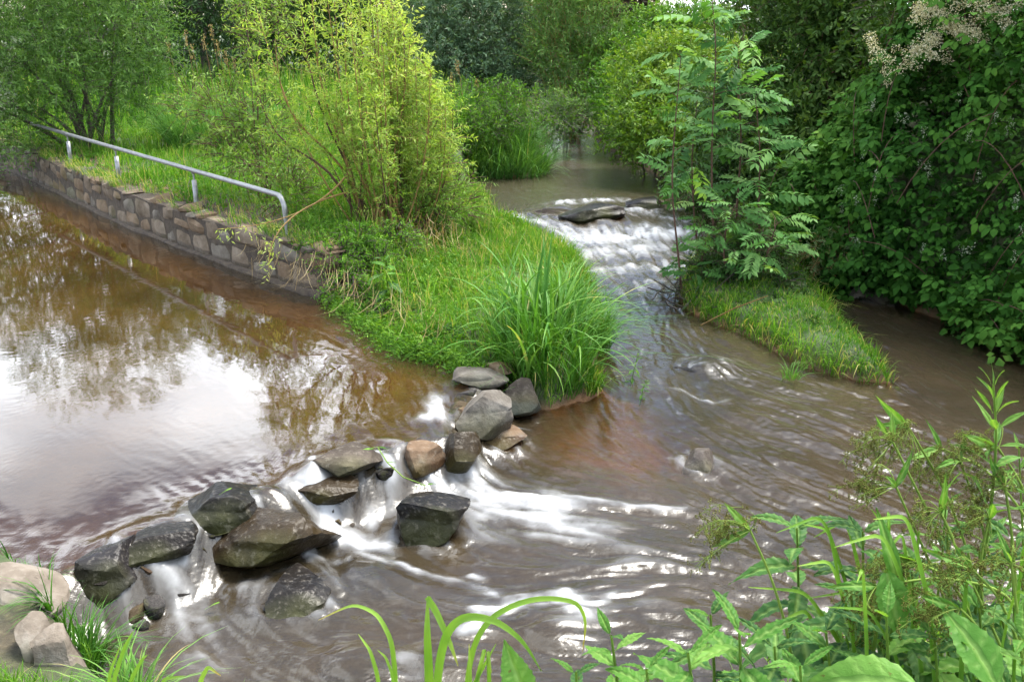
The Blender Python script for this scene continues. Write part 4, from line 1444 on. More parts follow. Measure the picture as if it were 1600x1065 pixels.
# small willow hanging at the foot of the thicket
make_tree('overhanging_willow', 'small pale leaved willow spray hanging over the right channel', 'shrub', tuple(P(1300, 428, .15)),
          [LP(*a) for a in [(1290, 395, 9.3, 26), (1320, 380, 9.4, 26), (1265, 385, 9.5, 20), (1310, 412, 9.2, 18)]],
          90, .24, 9, narrow, .085, leaf_mat('leaf_pale_willow', [(0, (.05, .09, .03)), (.5, (.12, .18, .07)), (1, (.22, .27, .13))], .3), K_ochre, 20, droop=.5, nst=6, trunk=.008)

# --- young willow shrub on the promontory (many rods from two stools)
rng = np.random.default_rng(42)
sb = PD(590, 350, 9.5)
sb.z = Tz(sb.x, sb.y)
shrub = thing('young_willow', 'yellow green willow shrub with fanned bare rods beside the handrail end', 'shrub', tuple(sb))
lo = Local(shrub)
stools = [np.array([sb.x - .22, sb.y, sb.z]), np.array([sb.x + .14, sb.y - .05, sb.z]), np.array([sb.x + .28, sb.y + .15, sb.z]), np.array([sb.x - .02, sb.y + .4, sb.z])]
rods = []
# the rods one can follow, by their course (px, py at distance)
for crs in [[(580, 345, 9.5), (548, 262, 9.4), (505, 190, 9.3), (478, 90, 9.2), (468, -10, 9.2)],
            [(575, 345, 9.5), (545, 258, 9.3), (500, 140, 9.2), (492, 60, 9.1), (486, -20, 9.1)],
            [(580, 345, 9.5), (540, 255, 9.4), (470, 205, 9.2), (435, 140, 9.1), (430, 60, 9.0)],
            [(575, 345, 9.5), (520, 262, 9.2), (455, 235, 9.1), (415, 190, 9.0), (395, 115, 9.0)],
            [(600, 345, 9.5), (560, 250, 9.6), (542, 160, 9.6), (538, 60, 9.6), (545, -30, 9.6)],
            [(625, 340, 9.5), (612, 250, 9.5), (628, 180, 9.5), (640, 70, 9.5)],
            [(630, 345, 9.5), (622, 262, 9.6), (635, 130, 9.6), (628, 20, 9.7)],
            [(600, 345, 9.5), (590, 250, 9.8), (580, 120, 9.9), (575, -20, 9.9)]]:
    p = np.array([PD(*c)[:] for c in crs])
    p[0, 2] = min(p[0, 2], sb.z + .02)
    # resample smooth
    tt = np.linspace(0, len(p) - 1, 12)
    i = np.clip(tt.astype(int), 0, len(p) - 2)
    f = (tt - i)[:, None]
    pr = p[i] * (1 - f) + p[i + 1] * f
    for _ in range(2):
        pr[1:-1] = (pr[:-2] + 2 * pr[1:-1] + pr[2:]) / 4
    rods.append(pr)
for k in range(46):
    st_ = stools[int(rng.integers(4))] + rng.normal(size=3) * [.08, .08, 0]
    a = rng.uniform(0, 6.28)
    out_ = rng.uniform(.25, 1.0)
    if math.cos(a) > 0:
        out_ *= .5
    top = st_ + np.array([math.cos(a) * out_, math.sin(a) * out_ * .8, rng.uniform(1.45, 2.85) - .45 * out_])
    if top[0] > sb.x + .12:
        top[2] = min(top[2], sb.z + 2.45 - 1.8 * (top[0] - sb.x - .12))
    rods.append(bez(st_, st_ * .55 + top * .45 + [math.cos(a) * .2, math.sin(a) * .2, -.2], top, 12))
for k, pr in enumerate(rods):
    V, Fq = tube_np([lo(pr)], [np.linspace(.016 if k < 8 else .011, .003, len(pr))], 5)
    link('rod', mesh_np('rod', V, [Fq], mats=[K_ochre if k % 3 else K_red]), shrub)
roots, dirs, var, ln = [], [], [], []
for k, pr in enumerate(rods):
    m_ = 34
    tt = rng.uniform(.28, 1.0, m_) ** .9 * (len(pr) - 1.001)
    i = tt.astype(int)
    f = (tt - i)[:, None]
    p = pr[i] * (1 - f) + pr[i + 1] * f
    tg = unit(pr[i + 1] - pr[i])
    roots.append(p)
    dirs.append(unit(tg * .7 + rand_dirs(m_, rng) * .75))
    ln.append(rng.uniform(.12, .34, m_))
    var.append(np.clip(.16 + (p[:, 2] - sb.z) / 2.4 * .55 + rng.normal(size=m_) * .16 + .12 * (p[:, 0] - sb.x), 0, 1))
roots, dirs, var, ln = map(np.concatenate, (roots, dirs, var, ln))
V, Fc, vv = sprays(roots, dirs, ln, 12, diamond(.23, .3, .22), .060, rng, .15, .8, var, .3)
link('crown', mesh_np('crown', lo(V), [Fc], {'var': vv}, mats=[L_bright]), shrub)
p = shoot_paths(roots[::2], dirs[::2], ln[::2], .15, 3)
V, Fq = tube_np(list(p), [np.array([.0028, .002, .001])] * len(p), 3)
link('twigs', mesh_np('twigs', lo(V), [Fq], mats=[K_ochre]), shrub, 'stuff')
# the bent branch that hangs over the wall
for lab_c in [[(550, 262, 9.3), (520, 300, 9.0), (470, 330, 8.7), (400, 352, 8.45), (340, 358, 8.4)], [(545, 300, 9.2), (500, 320, 8.8), (450, 345, 8.5), (420, 420, 8.2)]]:
    p = np.array([PD(*c)[:] for c in lab_c])
    pr = bez(p[0], 2 * p[2] - .5 * p[0] - .5 * p[-1], p[-1], 14)
    V, Fq = tube_np([lo(pr)], [np.linspace(.010, .003, 14)], 5)
    br = link('hanging_branch', mesh_np('hanging_branch', V, [Fq], mats=[K_ochre]), shrub)
    rr = pr[9:] + 0
    V, Fc, vv = sprays(np.repeat(rr, 2, 0), unit(rng.normal(size=(len(rr) * 2, 3)) + [-.3, 0, -.2]), .10, 6, diamond(.3, .3, .2), .05, rng, .3, .8, None, .3)
    link('leaves', mesh_np('leaves', lo(V), [Fc], {'var': vv * .5 + .5}, mats=[L_bright]), br)

# low sallow bushes left of it and behind
make_tree('sallow_bush', 'loose light green sallow bush left of the willow shrub', 'bush', (PD(400, 250, 10.8).x, 10.8, Tz(PD(400, 250, 10.8).x, 10.8)),
          [LP(*a) for a in [(405, 190, 10.8, 45), (370, 235, 10.6, 36), (430, 260, 10.2, 36), (350, 170, 11.2, 34), (300, 165, 11.6, 26), (410, 60, 11.2, 34), (450, 300, 9.8, 34), (400, 0, 11.4, 36)]],
          800, .3, 10, leaf_template(.34, .3, .25, 1, .5), .062, leaf_mat('leaf_sallow', [(0, (.055, .12, .022)), (.5, (.14, .24, .042)), (1, (.30, .39, .09))], .36), K_red, 23, droop=.2, nst=9, trunk=.012)
make_tree('alder_regrowth', 'soft green regrowth bush between the willow shrub and the reeds', 'bush', (PD(690, 330, 10.6).x, 10.6, Tz(PD(690, 330, 10.6).x, 10.6)),
          [LP(*a) for a in [(665, 230, 10.6, 34), (655, 270, 10.2, 40), (700, 295, 10.4, 30), (650, 310, 9.8, 40), (690, 335, 9.9, 30), (655, 180, 11, 36), (720, 325, 10.3, 24)]],
          1050, .28, 10, narrow, .062, leaf_mat('leaf_regrowth', [(0, (.045, .115, .016)), (.5, (.12, .235, .036)), (1, (.25, .36, .075))], .36), K_red, 24, droop=.2, nst=9, trunk=.010)
make_tree('river_weeds', 'fresh leafy weeds mixed into the reeds at the river bend', 'weeds', (PD(760, 230, 15.6).x, 15.6, Tz(PD(760, 230, 15.6).x, 15.6)),
          [LP(*a) for a in [(735, 165, 16.2, 34), (775, 160, 16.2, 30), (810, 165, 16.2, 30), (760, 200, 15.6, 26), (715, 195, 15.8, 30), (830, 190, 16, 22), (790, 190, 15.6, 24), (700, 225, 15.4, 26)]],
          700, .26, 9, lance, .075, L_fresh, K_brown, 26, droop=.3, nst=7, trunk=.008)
# --- herb skirt of the promontory, over the wall end and down to the pool
rng = np.random.default_rng(8)
def land_points(poly, n, rng, zmin=.06, dens=None):
    xs = [p[0] for p in poly]
    ys = [p[1] for p in poly]
    out_ = []
    need = n
    while need > 0:
        x = rng.uniform(min(xs), max(xs), n * 2)
        y = rng.uniform(min(ys), max(ys), n * 2)
        k = poly_sd(poly, x, y) > 0
        x, y = x[k], y[k]
        z = terrain(x, y)
        wl_ = water_level(x, y)
        k = z - wl_ > zmin
        if dens is not None:
            k &= rng.random(len(x)) < dens(x, y)
        out_.append(np.stack([x[k], y[k], z[k]], -1))
        need -= k.sum()
        if len(out_) > 40:
            break
    return np.concatenate(out_)[:n]
skirt = [P(a, b, .3) for a, b in [(455, 385), (480, 330), (540, 300), (700, 300), (720, 420), (735, 560), (640, 545), (560, 500), (515, 465)]]
pts = land_points(skirt, 4600, rng, .0)
hrb = tag(link('herbs', None) if False else link('herbs', mesh_np('herbs', np.zeros((3, 3)), [np.array([[0, 1, 2]])])), 'low tangle of small leaved herbs hanging over the promontory edge', 'herbs', kind='stuff')
dirs = unit(np.stack([rng.normal(size=len(pts)) * .5, rng.normal(size=len(pts)) * .5 - .3, rng.uniform(.2, 1, len(pts))], -1))
V, Fc, vv = sprays(pts, dirs, rng.uniform(.14, .50, len(pts)), 11, diamond(.34, .3, .2), .042, rng, .55, 1.0, None, .5)
# drooping over the pool edge
ed = [np.array(p[:]) for p in pen_l]
el = []
for a, b in zip(ed[:-1], ed[1:]):
    for k in range(150):
        el.append(a + (b - a) * rng.random() + np.array([rng.uniform(-.02, .12), rng.uniform(-.02, .12), 0]))
el = np.array(el)
el[:, 2] = np.maximum(terrain(el[:, 0], el[:, 1]), POOL) + rng.uniform(0, .10, len(el))
d2_ = unit(np.stack([rng.uniform(-.9, .2, len(el)), rng.uniform(-1, -.2, len(el)), rng.uniform(-.1, .7, len(el))], -1))
V2, F2, v2 = sprays(el, d2_, rng.uniform(.10, .28, len(el)), 9, diamond(.28, .3, .2), .042, rng, .6, 1.0, None, .5)
V, Fc, vv = joinm([(V, Fc, vv), (V2, F2, v2)])
hrb.data = mesh_np('herbs', V, [Fc], {'var': vv}, mats=[L_herb])

make_tree('edge_herbs', 'bushy green weeds smothering the end of the stone wall', 'weeds', (P(545, 440, .5).x, P(545, 440, .5).y, Tz(P(545, 440, .5).x, P(545, 440, .5).y)),
          [LP(*a) for a in [(500, 385, 8.55, 20), (530, 400, 8.4, 26), (560, 385, 8.6, 30), (545, 440, 8.1, 24), (590, 420, 8.4, 30), (575, 470, 7.9, 22), (620, 380, 8.8, 30), (530, 455, 8.0, 14), (600, 500, 7.6, 18)]],
          900, .16, 9, diamond(.4, .3, .2), .036, L_herb, K_brown, 25, droop=.4, nst=8, trunk=.006)
# --- grass
def grass_on(name, label, poly, n, hmin, hmax, wd, seed, lean=.5, mat=None, straw=.08, dens=None, zmin=.03, fall=None, bias=0.0, zadd=None):
    rng = np.random.default_rng(seed)
    p = land_points(poly, n, rng, zmin, dens)
    n = len(p)
    if zadd is not None:
        p[:, 2] = np.maximum(p[:, 2], zadd - .02)
    a = rng.uniform(0, 6.28, n)
    cl = noise2(p[:, 0], p[:, 1], 2.2, 3, seed)
    hh = rng.uniform(hmin, hmax, n) * (.5 + cl)
    ld = np.stack([np.cos(a), np.sin(a), 0 * a], -1) * rng.uniform(.2, 1, n)[:, None] * lean
    if fall is not None:
        ld = ld + fall
    var = np.clip(.12 + .55 * rng.random(n) + .7 * (cl - .5) + bias, 0, .92)
    var[rng.random(n) < straw] = 1
    V, Fc, vv = blades(p - [0, 0, .01], hh, wd * rng.uniform(.6, 1.3, n), ld, rng.uniform(.2, 1.0, n), rng, var)
    o = link(name, mesh_np(name, V, [Fc], {'var': vv}, mats=[mat or L_grass]))
    return tag(o, label, 'grass', kind='stuff')
tip = [P(a, b, .3) for a, b in [(560, 420), (640, 330), (720, 300), (765, 300), (800, 345), (885, 395), (935, 440), (962, 520), (945, 605), (860, 640), (770, 615), (735, 570), (640, 550), (540, 490)]]
grass_on('grass', 'short bright grass covering the tip of the promontory', tip, 25000, .04, .17, .006, 101, .8, straw=.08, bias=.08, dens=lambda x, y: np.clip((noise2(x, y, 3.5, 3, 85) - .34) * 6, .15, 1))
edge = [P(a, b, .25) for a, b in [(735, 575), (720, 540), (640, 520), (540, 470), (520, 480), (625, 570), (700, 590), (770, 640), (900, 655), (985, 600), (985, 500), (940, 430), (870, 380), (800, 330), (790, 340), (860, 400), (925, 450), (940, 520), (915, 580), (840, 610)]]
grass_on('grass', 'longer grass hanging over the water along the promontory edge', edge, 6000, .10, .26, .007, 102, 1.0, straw=.12, zmin=.0, fall=np.array([.0, -.35, 0]))
def terr_d(x, y):
    return 1 - .75 * sstep(.75, .1, line_d(offs(wall_line, .28), x, y))
terr_v = [Vector(p) for p in offs(wall_line, .2)] + [Vector((-1.1, 9, 0)), Vector((-.9, 13, 0)), Vector((-1.2, 18, 0)), Vector((-5, 22, 0)), Vector((-10, 20, 0))]
grass_on('grass', 'sunlit meadow grass on the terrace behind the handrail', terr_v, 30000, .07, .26, .008, 103, .6, straw=.05, dens=terr_d, bias=.1)
strip = offs(wall_line, .05) + [Vector(p) for p in offs(wall_line, .75)[::-1]]
grass_on('dry_grass', 'dry trampled straw lying along the top of the wall', strip, 3600, .03, .10, .005, 104, 1.6, L_straw, straw=0)
back = [Vector((-9, 18, 0)), Vector((-1, 15.5, 0)), Vector((.4, 15.6, 0)), Vector((.4, 24, 0)), Vector((-4, 30, 0)), Vector((-14, 28, 0))]
grass_on('tall_grass', 'tall rank grass in front of the far trees', back, 9000, .35, .95, .016, 105, .35, straw=.06)
grass_on('grass', 'mown looking green grass on the island tip', ISL, 16000, .02, .085, .0055, 106, .9, straw=.12, bias=-.02, dens=lambda x, y: np.clip((noise2(x, y, 5.0, 3, 83) - .36) * 6, .12, 1))
grass_on('grass', 'ragged longer grass hanging over the island edge', [Vector(((p.x - 2.2) * 1.07 + 2.2, (p.y - 8.2) * 1.05 + 8.2, 0)) for p in ISL], 3600, .08, .24, .006, 116, 1.1, straw=.16, zmin=-.03, fall=np.array([-.15, -.4, 0]), dens=lambda x, y: (poly_sd(ISL, x, y) < .16).astype(float))
grass_on('rough_grass', 'taller rough grass and dead stems mixed through the promontory turf', tip, 2600, .14, .36, .006, 117, .8, straw=.3)
grass_on('rough_grass', 'taller tufts standing in the terrace meadow', terr_v, 4200, .2, .5, .008, 118, .5, straw=.12, dens=lambda x, y: np.clip((noise2(x, y, 1.3, 3, 77) - .5) * 8, 0, 1))
grass_on('grass', 'grass and straw hanging over the top of the stone wall', offs(wall_line, -.02) + [Vector(p) for p in offs(wall_line, .25)[::-1]], 3200, .06, .20, .006, 119, .9, straw=.35, zmin=-1, fall=np.array([-.35, -.35, 0]), dens=lambda x, y: np.clip((noise2(x, y, 2.2, 3, 79) - .42) * 6, 0, 1), zadd=WALLTOP)
nbp = [Vector(p) for p in NB_edge[6:]] + [Vector((4.6, 1.2, 0)), Vector((-1.0, 1.2, 0))]
nbl = [Vector((-8.5, 3.5, 0)), P(-160, 828, .3), P(-60, 848, .3), Vector((-2.3, 3.2, 0)), Vector((-2.2, 2.2, 0)), Vector((-8.5, 1.2, 0))]
grass_on('grass', 'grass on the near bank beyond the tan boulder at the left edge', nbl, 5500, .06, .2, .008, 110, .8, straw=.04)
grass_on('grass', 'fine green grass in the left corner of the near bank', [P(a, b, .5) for a, b in [(-60, 1030), (40, 1045), (120, 1050), (230, 1055), (330, 1110), (330, 1250), (-100, 1250)]], 3800, .05, .13, .004, 107, .8, straw=.02, bias=.08)
grass_on('grass', 'grass on the near bank under the foreground plants', nbp, 9000, .06, .22, .007, 108, .8, straw=.03)
rfar = [Vector(p) for p in RB_edge[5:]] + [Vector((4, 30, 0)), Vector((6, 20, 0)), Vector((5, 12, 0))]
grass_on('grass', 'rough grass along the far right river bank', rfar, 8000, .15, .5, .012, 109, .8, straw=.05, fall=np.array([-.3, -.3, 0]))

# --- blade meshes that single blades share
def blade_mesh(name, L, wd, arch, seed, mat, seg=9):
    r = np.random.default_rng(seed)
    t = np.linspace(0, 1, seg + 1)
    z = np.sin(np.clip(t * arch, 0, 3.0)) / arch
    x = (1 - np.cos(np.clip(t * arch, 0, 3.0))) / arch
    y = .04 * np.sin(t * 3 + seed)
    ww = wd / L * .5 * np.minimum(1, .45 + t * 2) * (1 - t ** 2.5) + .0004
    C = np.stack([x, y, z], -1)
    tg = unit(np.gradient(C, axis=0))
    nn = unit(np.cross(tg, np.array([0, 1.0, 0])))
    V = np.stack([C + np.array([0, 1, 0]) * ww[:, None] + nn * ww[:, None] * .35, C, C - np.array([0, 1, 0]) * ww[:, None] + nn * ww[:, None] * .35], 1).reshape(-1, 3)
    i = np.arange(seg)[:, None] * 3
    j = np.arange(2)[None]
    Fq = np.stack([i + j, i + j + 1, i + j + 4, i + j + 3], -1).reshape(-1, 4)
    return mesh_np(name, V, [Fq], {'var': np.clip(np.repeat(.35 + .3 * t + .1 * r.normal(), 3), 0, 1)}, mats=[mat])
sedge_me = [blade_mesh('sedge_blade', .8, .021, a, i, L_sedge) for i, a in enumerate([.7, 1.1, 1.5, 1.8, 2.1, 2.4, 2.7, 1.3])]
def sedge(name, label, cat, centre, R, nobj, nstuff, lmin, lmax, seed, meshes=sedge_me, mat=L_sedge, wd=.010, tall=None):
    rng = np.random.default_rng(seed)
    cz = Tz(centre[0], centre[1])
    root = thing(name, label, cat, (centre[0], centre[1], cz))
    for k in range(nobj):
        a = rng.uniform(0, 6.28)
        r = R * math.sqrt(rng.random())
        p = (centre[0] + r * math.cos(a), centre[1] + r * math.sin(a))
        b = a + rng.normal() * 1.2
        L = rng.uniform(lmin, lmax)
        X = np.array([math.cos(b), math.sin(b), 0])
        inst('blade', meshes[int(rng.integers(len(meshes)))], root, (p[0], p[1], max(Tz(p[0], p[1]), .05) - .01), X + np.array([0, 0, rng.uniform(-.15, .25)]), np.array([0, 0, 1]), L)
    if nstuff:
        a = rng.uniform(0, 6.28, nstuff)
        r = R * np.sqrt(rng.random(nstuff)) * 1.05
        p = np.stack([centre[0] + r * np.cos(a), centre[1] + r * np.sin(a)], -1)
        z = np.maximum(terrain(p[:, 0], p[:, 1]), .05)
        b = a + rng.normal(size=nstuff) * .6
        ld = np.stack([np.cos(b), np.sin(b), 0 * b], -1) * rng.uniform(.1, 1.3, nstuff)[:, None]
        V, Fc, vv = blades(np.concatenate([p, z[:, None]], 1) - [0, 0, .01], rng.uniform(lmin, lmax, nstuff) * .85, wd * rng.uniform(.6, 1.2, nstuff), ld, rng.uniform(.3, 1.2, nstuff), rng, rng.random(nstuff) * .8, 5)
        link('blades', mesh_np('blades', V - np.array(root.location), [Fc], {'var': vv}, mats=[mat]), root, 'stuff')
    return root
sedge('sedge_clump', 'big arching sedge clump on the promontory tip above the pale boulder', 'sedge', P(845, 545, .32)[:2], .34, 210, 380, .35, .95, 31)
sedge('sedge_clump', 'shorter sedge clump right behind the big one by the rapids outflow', 'sedge', P(905, 490, .32)[:2], .26, 120, 500, .30, .65, 32)
reed_me = [blade_mesh('reed_leaf', 1, .016, a, 40 + i, L_reed) for i, a in enumerate([.5, .8, 1.1, 1.4])]
sedge('reed_clump', 'dense blue green reed clump at the water edge beyond the rapids', 'reeds', (PD(790, 240, 15.9).x, 16.0), .66, 220, 1500, .4, 1.0, 33, reed_me, L_reed, .016)
sedge('reed_clump', 'yellow green reed clump left of the blue green one', 'reeds', (PD(715, 220, 16.2).x, 16.3), .80, 120, 1800, .5, 1.1, 34, reed_me, L_grass, .015)
sedge('grass_tussock', 'tall grass tussock with pale seed heads behind the sallow', 'grass tussock', (PD(330, 150, 15.5).x, 15.5), .7, 40, 1800, .7, 1.35, 35, reed_me, L_reed, .014)
sedge('sedge_clump', 'long leaved sedge tuft in the grass of the near left bank', 'sedge', P(205, 1075, .5)[:2], .07, 34, 60, .16, .30, 36)
sedge('sedge_clump', 'small sedge tuft on the far side of the tan bank boulder', 'sedge', P(40, 868, .33)[:2], .07, 30, 90, .10, .20, 37)
sedge('sedge_clump', 'narrow leaved plant hanging over the near bank edge', 'plant', P(112, 965, .30)[:2], .09, 70, 200, .16, .32, 38)
sedge('sedge_clump', 'few pale sedge blades on the island side', 'sedge', P(1240, 560, .2)[:2], .06, 14, 20, .14, .24, 39)
# seed heads of the tall grasses
rng = np.random.default_rng(14)
for (px, py, d) in [(318, 60, 15), (340, 70, 15.3), (300, 75, 15.2), (352, 85, 15.4), (290, 55, 15.1), (365, 95, 15.5), (330, 45, 15.6), (262, 65, 15), (715, 100, 16), (705, 120, 16), (745, 128, 16.2)]:
    top = np.array(PD(px, py, d)[:])
    g = Tz(top[0] + .1, d)
    root = thing('grass_stalk', ('first', 'second', 'third', 'fourth', 'fifth', 'sixth', 'seventh', 'eighth')[sorted([318, 340, 300, 352, 290, 365, 330, 262] if px < 500 else [715, 705, 745]).index(px)] + ' from left of the pale seeding grass stalks ' + ('behind the sallow bush' if px < 500 else 'above the reeds'), 'grass stalk', (top[0] + .1, d, g), 'tall seeding grass stalks')
    lo = Local(root)
    pth = bez([top[0] + .1, d, g - .05], [top[0] + .08, d, (g + top[2]) / 2 + .3], top, 8)
    V, Fq = tube_np([lo(pth)], [np.linspace(.006, .003, 8)], 4)
    link('stalk', mesh_np('stalk', V, [Fq], mats=[L_straw]), root)
    m_ = 60
    pp = top + np.stack([rng.normal(size=m_) * .018, rng.normal(size=m_) * .018, rng.uniform(-.18, .05, m_)], -1)
    V, Fc, vv = scatter(diamond(.3), pp, rand_dirs(m_, rng) * .5 + [0, 0, 1], rand_dirs(m_, rng), rng.uniform(.02, .04, m_), rng.random(m_))
    link('seed_head', mesh_np('seed_head', lo(V), [Fc], {'var': vv}, mats=[L_straw]), root, 'stuff')
# weeds through the turf
def weeds(name, label, poly, n, ls, seed, mat, lmin=.06, lmax=.24, dens=None):
    r = np.random.default_rng(seed)
    p = land_points(poly, n, r, .05, dens)
    dr = unit(np.stack([r.normal(size=len(p)) * .6, r.normal(size=len(p)) * .6 - .1, r.uniform(.4, 1, len(p))], -1))
    V, Fc, vv = sprays(p, dr, r.uniform(lmin, lmax, len(p)), 8, diamond(.5, .3, .2), ls, r, .4, 1.1, None, .6)
    return tag(link(name, mesh_np(name, V, [Fc], {'var': vv}, mats=[mat])), label, 'weeds', kind='stuff')
patch = lambda x, y: np.clip((noise2(x, y, 1.8, 3, 55) - .45) * 7, 0, 1)
weeds('weeds', 'broad leaved weeds in patches through the promontory grass', tip, 1500, .045, 61, L_herb, dens=patch)
weeds('weeds', 'dull green weeds in patches on the island turf', ISL, 500, .034, 62, L_mid, .04, .12, dens=lambda x, y: np.clip((noise2(x, y, 3.5, 3, 57) - .5) * 7, 0, 1))
weeds('weeds', 'weeds scattered over the terrace meadow behind the rail', terr_v, 1800, .06, 63, L_herb, dens=lambda x, y: np.clip((noise2(x, y, 1.0, 3, 59) - .48) * 7, 0, 1))
grass_on('dry_grass', 'flattened dead grass in patches on the promontory', tip, 2200, .04, .12, .005, 64, 1.8, L_straw, straw=0, dens=lambda x, y: np.clip((noise2(x, y, 2.4, 3, 65) - .52) * 8, 0, 1))
# straw hanging under the willow stools and over the wall end
rng = np.random.default_rng(15)
c0 = [PD(690, 395, 9.0), PD(655, 395, 9.0), PD(640, 380, 9.1), PD(680, 370, 9.2)]
pts = np.array([(c.x + rng.normal() * .10, c.y + rng.normal() * .1, c.z + rng.uniform(-.1, .25)) for c in c0 for _ in range(40)])
V, Fc, vv = blades(pts, rng.uniform(.15, .35, len(pts)), .005, unit(rng.normal(size=(len(pts), 3))) * .6, rng.uniform(.6, 2, len(pts)), rng)
V[:, 2] = 2 * np.repeat(pts[:, 2], 7) - V[:, 2] + .05
tag(link('dry_grass', mesh_np('dry_grass', V, [Fc], {'var': vv}, mats=[L_straw])), 'dry brown straw hanging beneath the willow shrub', 'straw', kind='stuff')
pts, ldn = [], []
for k in range(130):
    a, b = ed[0], ed[3]
    q = a + (b - a) * rng.random() if k > 50 else wall_at(np.array([Ltot - rng.uniform(.02, 1.2)]))[0][0] + [0, -.1, 0]
    pts.append([q[0] + rng.normal() * .03, q[1] + rng.uniform(-.1, .05), rng.uniform(.42, .66)])
pts = np.array(pts)
ld = np.stack([rng.normal(size=len(pts)) * .5 - .3, rng.uniform(-1, -.2, len(pts)), 0 * pts[:, 0]], -1)
V, Fc, vv = blades(pts, rng.uniform(.12, .34, len(pts)), .004, ld, rng.uniform(.4, 1, len(pts)), rng)
V[:, 2] = 2 * np.repeat(pts[:, 2], 7) - V[:, 2]
V[:, 2] = np.maximum(V[:, 2], POOL + .004)
tag(link('dry_grass', mesh_np('dry_grass', V, [Fc], {'var': vv}, mats=[L_straw])), 'pale dead stems trailing from the wall end into the pool', 'straw', kind='stuff')

# --- saplings with feathered leaves on the island
def pinnate(seed, pairs=7):
    r = np.random.default_rng(seed)
    lf = leaf_template(.46, .25, .25, 1, .45)
    parts = []
    for i in range(pairs):
        x = .16 + .72 * i / (pairs - 1)
        z = .16 * x - .42 * x * x
        L = (.33 if 0 < i < pairs - 1 else .27) * r.uniform(.9, 1.1)
        for sg in (1, -1):
            parts.append(xf(lf, (x, 0, z), sg * (1.05 + r.normal() * .08), r.uniform(.05, .35), sg * r.uniform(-.3, .15), L))
    parts.append(xf(lf, (.90, 0, -.19), 0, .55, 0, .24))
    V, Fc = merge_templates(parts)
    t = np.linspace(0, .92, 5)
    tv, tq = tube_np([np.stack([t, 0 * t, (.16 * t - .42 * t * t) - .002], -1)], [np.linspace(.007, .003, 5)], 3)
    tq = np.concatenate([tq[:, [0, 1, 2]], tq[:, [0, 2, 3]]])
    return np.concatenate([V, tv]), np.concatenate([Fc, tq + len(V)])
pin_me = []
for i in range(4):
    V, Fc = pinnate(i, 6 + i % 3)
    for vk in (.25, .5, .8):
        pin_me.append(mesh_np('feathered_leaf', V, [Fc], {'var': np.full(len(V), vk)}, mats=[L_rowan]))
rng = np.random.default_rng(90)
saps = [
 ([(1068, 468), (1060, 400), (1048, 290), (1056, 180), (1064, 90)], 8.75, 11, .34, .45, 'slender sapling with reddish bare stem at the water edge of the island'),
 ([(1120, 440), (1112, 330), (1112, 200), (1120, 80), (1112, -5)], 9.0, 17, .38, .42, 'tallest sapling of the island reaching the top of the picture'),
 ([(1150, 440), (1150, 330), (1160, 220), (1150, 110), (1165, 40)], 9.25, 16, .38, .42, 'sapling just right of the tallest one'),
 ([(1190, 440), (1185, 330), (1188, 230), (1180, 150)], 9.1, 14, .38, .40, 'shorter sapling on the hedge side of the island'),
 ([(1095, 440), (1085, 350), (1080, 250), (1090, 150)], 9.4, 13, .36, .42, 'sapling behind the bare stemmed one'),
 ([(1140, 445), (1130, 400), (1135, 350), (1150, 320)], 8.6, 22, .28, .1, 'low bushy sapling at the foot of the group'),
 ([(1190, 450), (1195, 410), (1205, 375), (1215, 345)], 8.5, 22, .28, .1, 'low sapling arching over the right channel'),
 ([(1100, 452), (1095, 420), (1100, 380), (1092, 345)], 8.9, 12, .24, .1, 'low sapling shoot at the left foot of the group'),
]
for (crs, d, nlv, L, t0, lab) in saps:
    p = np.array([PD(px, py, d)[:] for px, py in crs])
    g = Tz(p[0, 0], p[0, 1])
    p[0, 2] = g - .03
    tt = np.linspace(0, len(p) - 1, 16)
    i = np.clip(tt.astype(int), 0, len(p) - 2)
    f = (tt - i)[:, None]
    pr = p[i] * (1 - f) + p[i + 1] * f
    for _ in range(2):
        pr[1:-1] = (pr[:-2] + 2 * pr[1:-1] + pr[2:]) / 4
    root = thing('sapling', lab, 'sapling', tuple(p[0]), 'saplings on the island')
    lo = Local(root)
    V, Fq = tube_np([lo(pr)], [np.linspace(.013, .003, 16)], 6)
    link('stem', mesh_np('stem', V, [Fq], mats=[K_red]), root)
    a = rng.uniform(0, 6.28)
    twp, twr = [], []
    for k in range(nlv):
        tt = t0 + (1 - t0) * ((k + rng.random()) / nlv)
        j = min(int(tt * 15), 14)
        s0_ = pr[j] + (pr[j + 1] - pr[j]) * (tt * 15 - j)
        a += 2.4 + rng.normal() * .7
        upk = .25 + .9 * max(0, tt - .75) * 3
        dr = unit(np.array([math.cos(a), math.sin(a), upk]))
        # short side twig carrying two or three leaves
        tl = rng.uniform(.03, .30) * (1.2 - tt * .7)
        e = s0_ + dr * tl
        twp.append(lo(np.array([s0_, (s0_ + e) / 2 + [0, 0, .01], e])))
        twr.append(np.array([.004, .003, .002]))
        for q in range(2 if tl > .11 else 1):
            b = a + (q - .5) * 1.0 + rng.normal() * .3
            X = np.array([math.cos(b), math.sin(b), upk * .6 + rng.normal() * .38])
            pos = e if q == 0 else s0_ * .4 + e * .6
            inst('leaf', pin_me[int(rng.integers(12))], root, pos, X, np.array([rng.normal() * .35, rng.normal() * .35 - .25, 1]), L * rng.uniform(.6, 1.15))
    V, Fq = tube_np(twp, twr, 3)
    link('twigs', mesh_np('twigs', V, [Fq], mats=[K_red]), root, 'stuff')
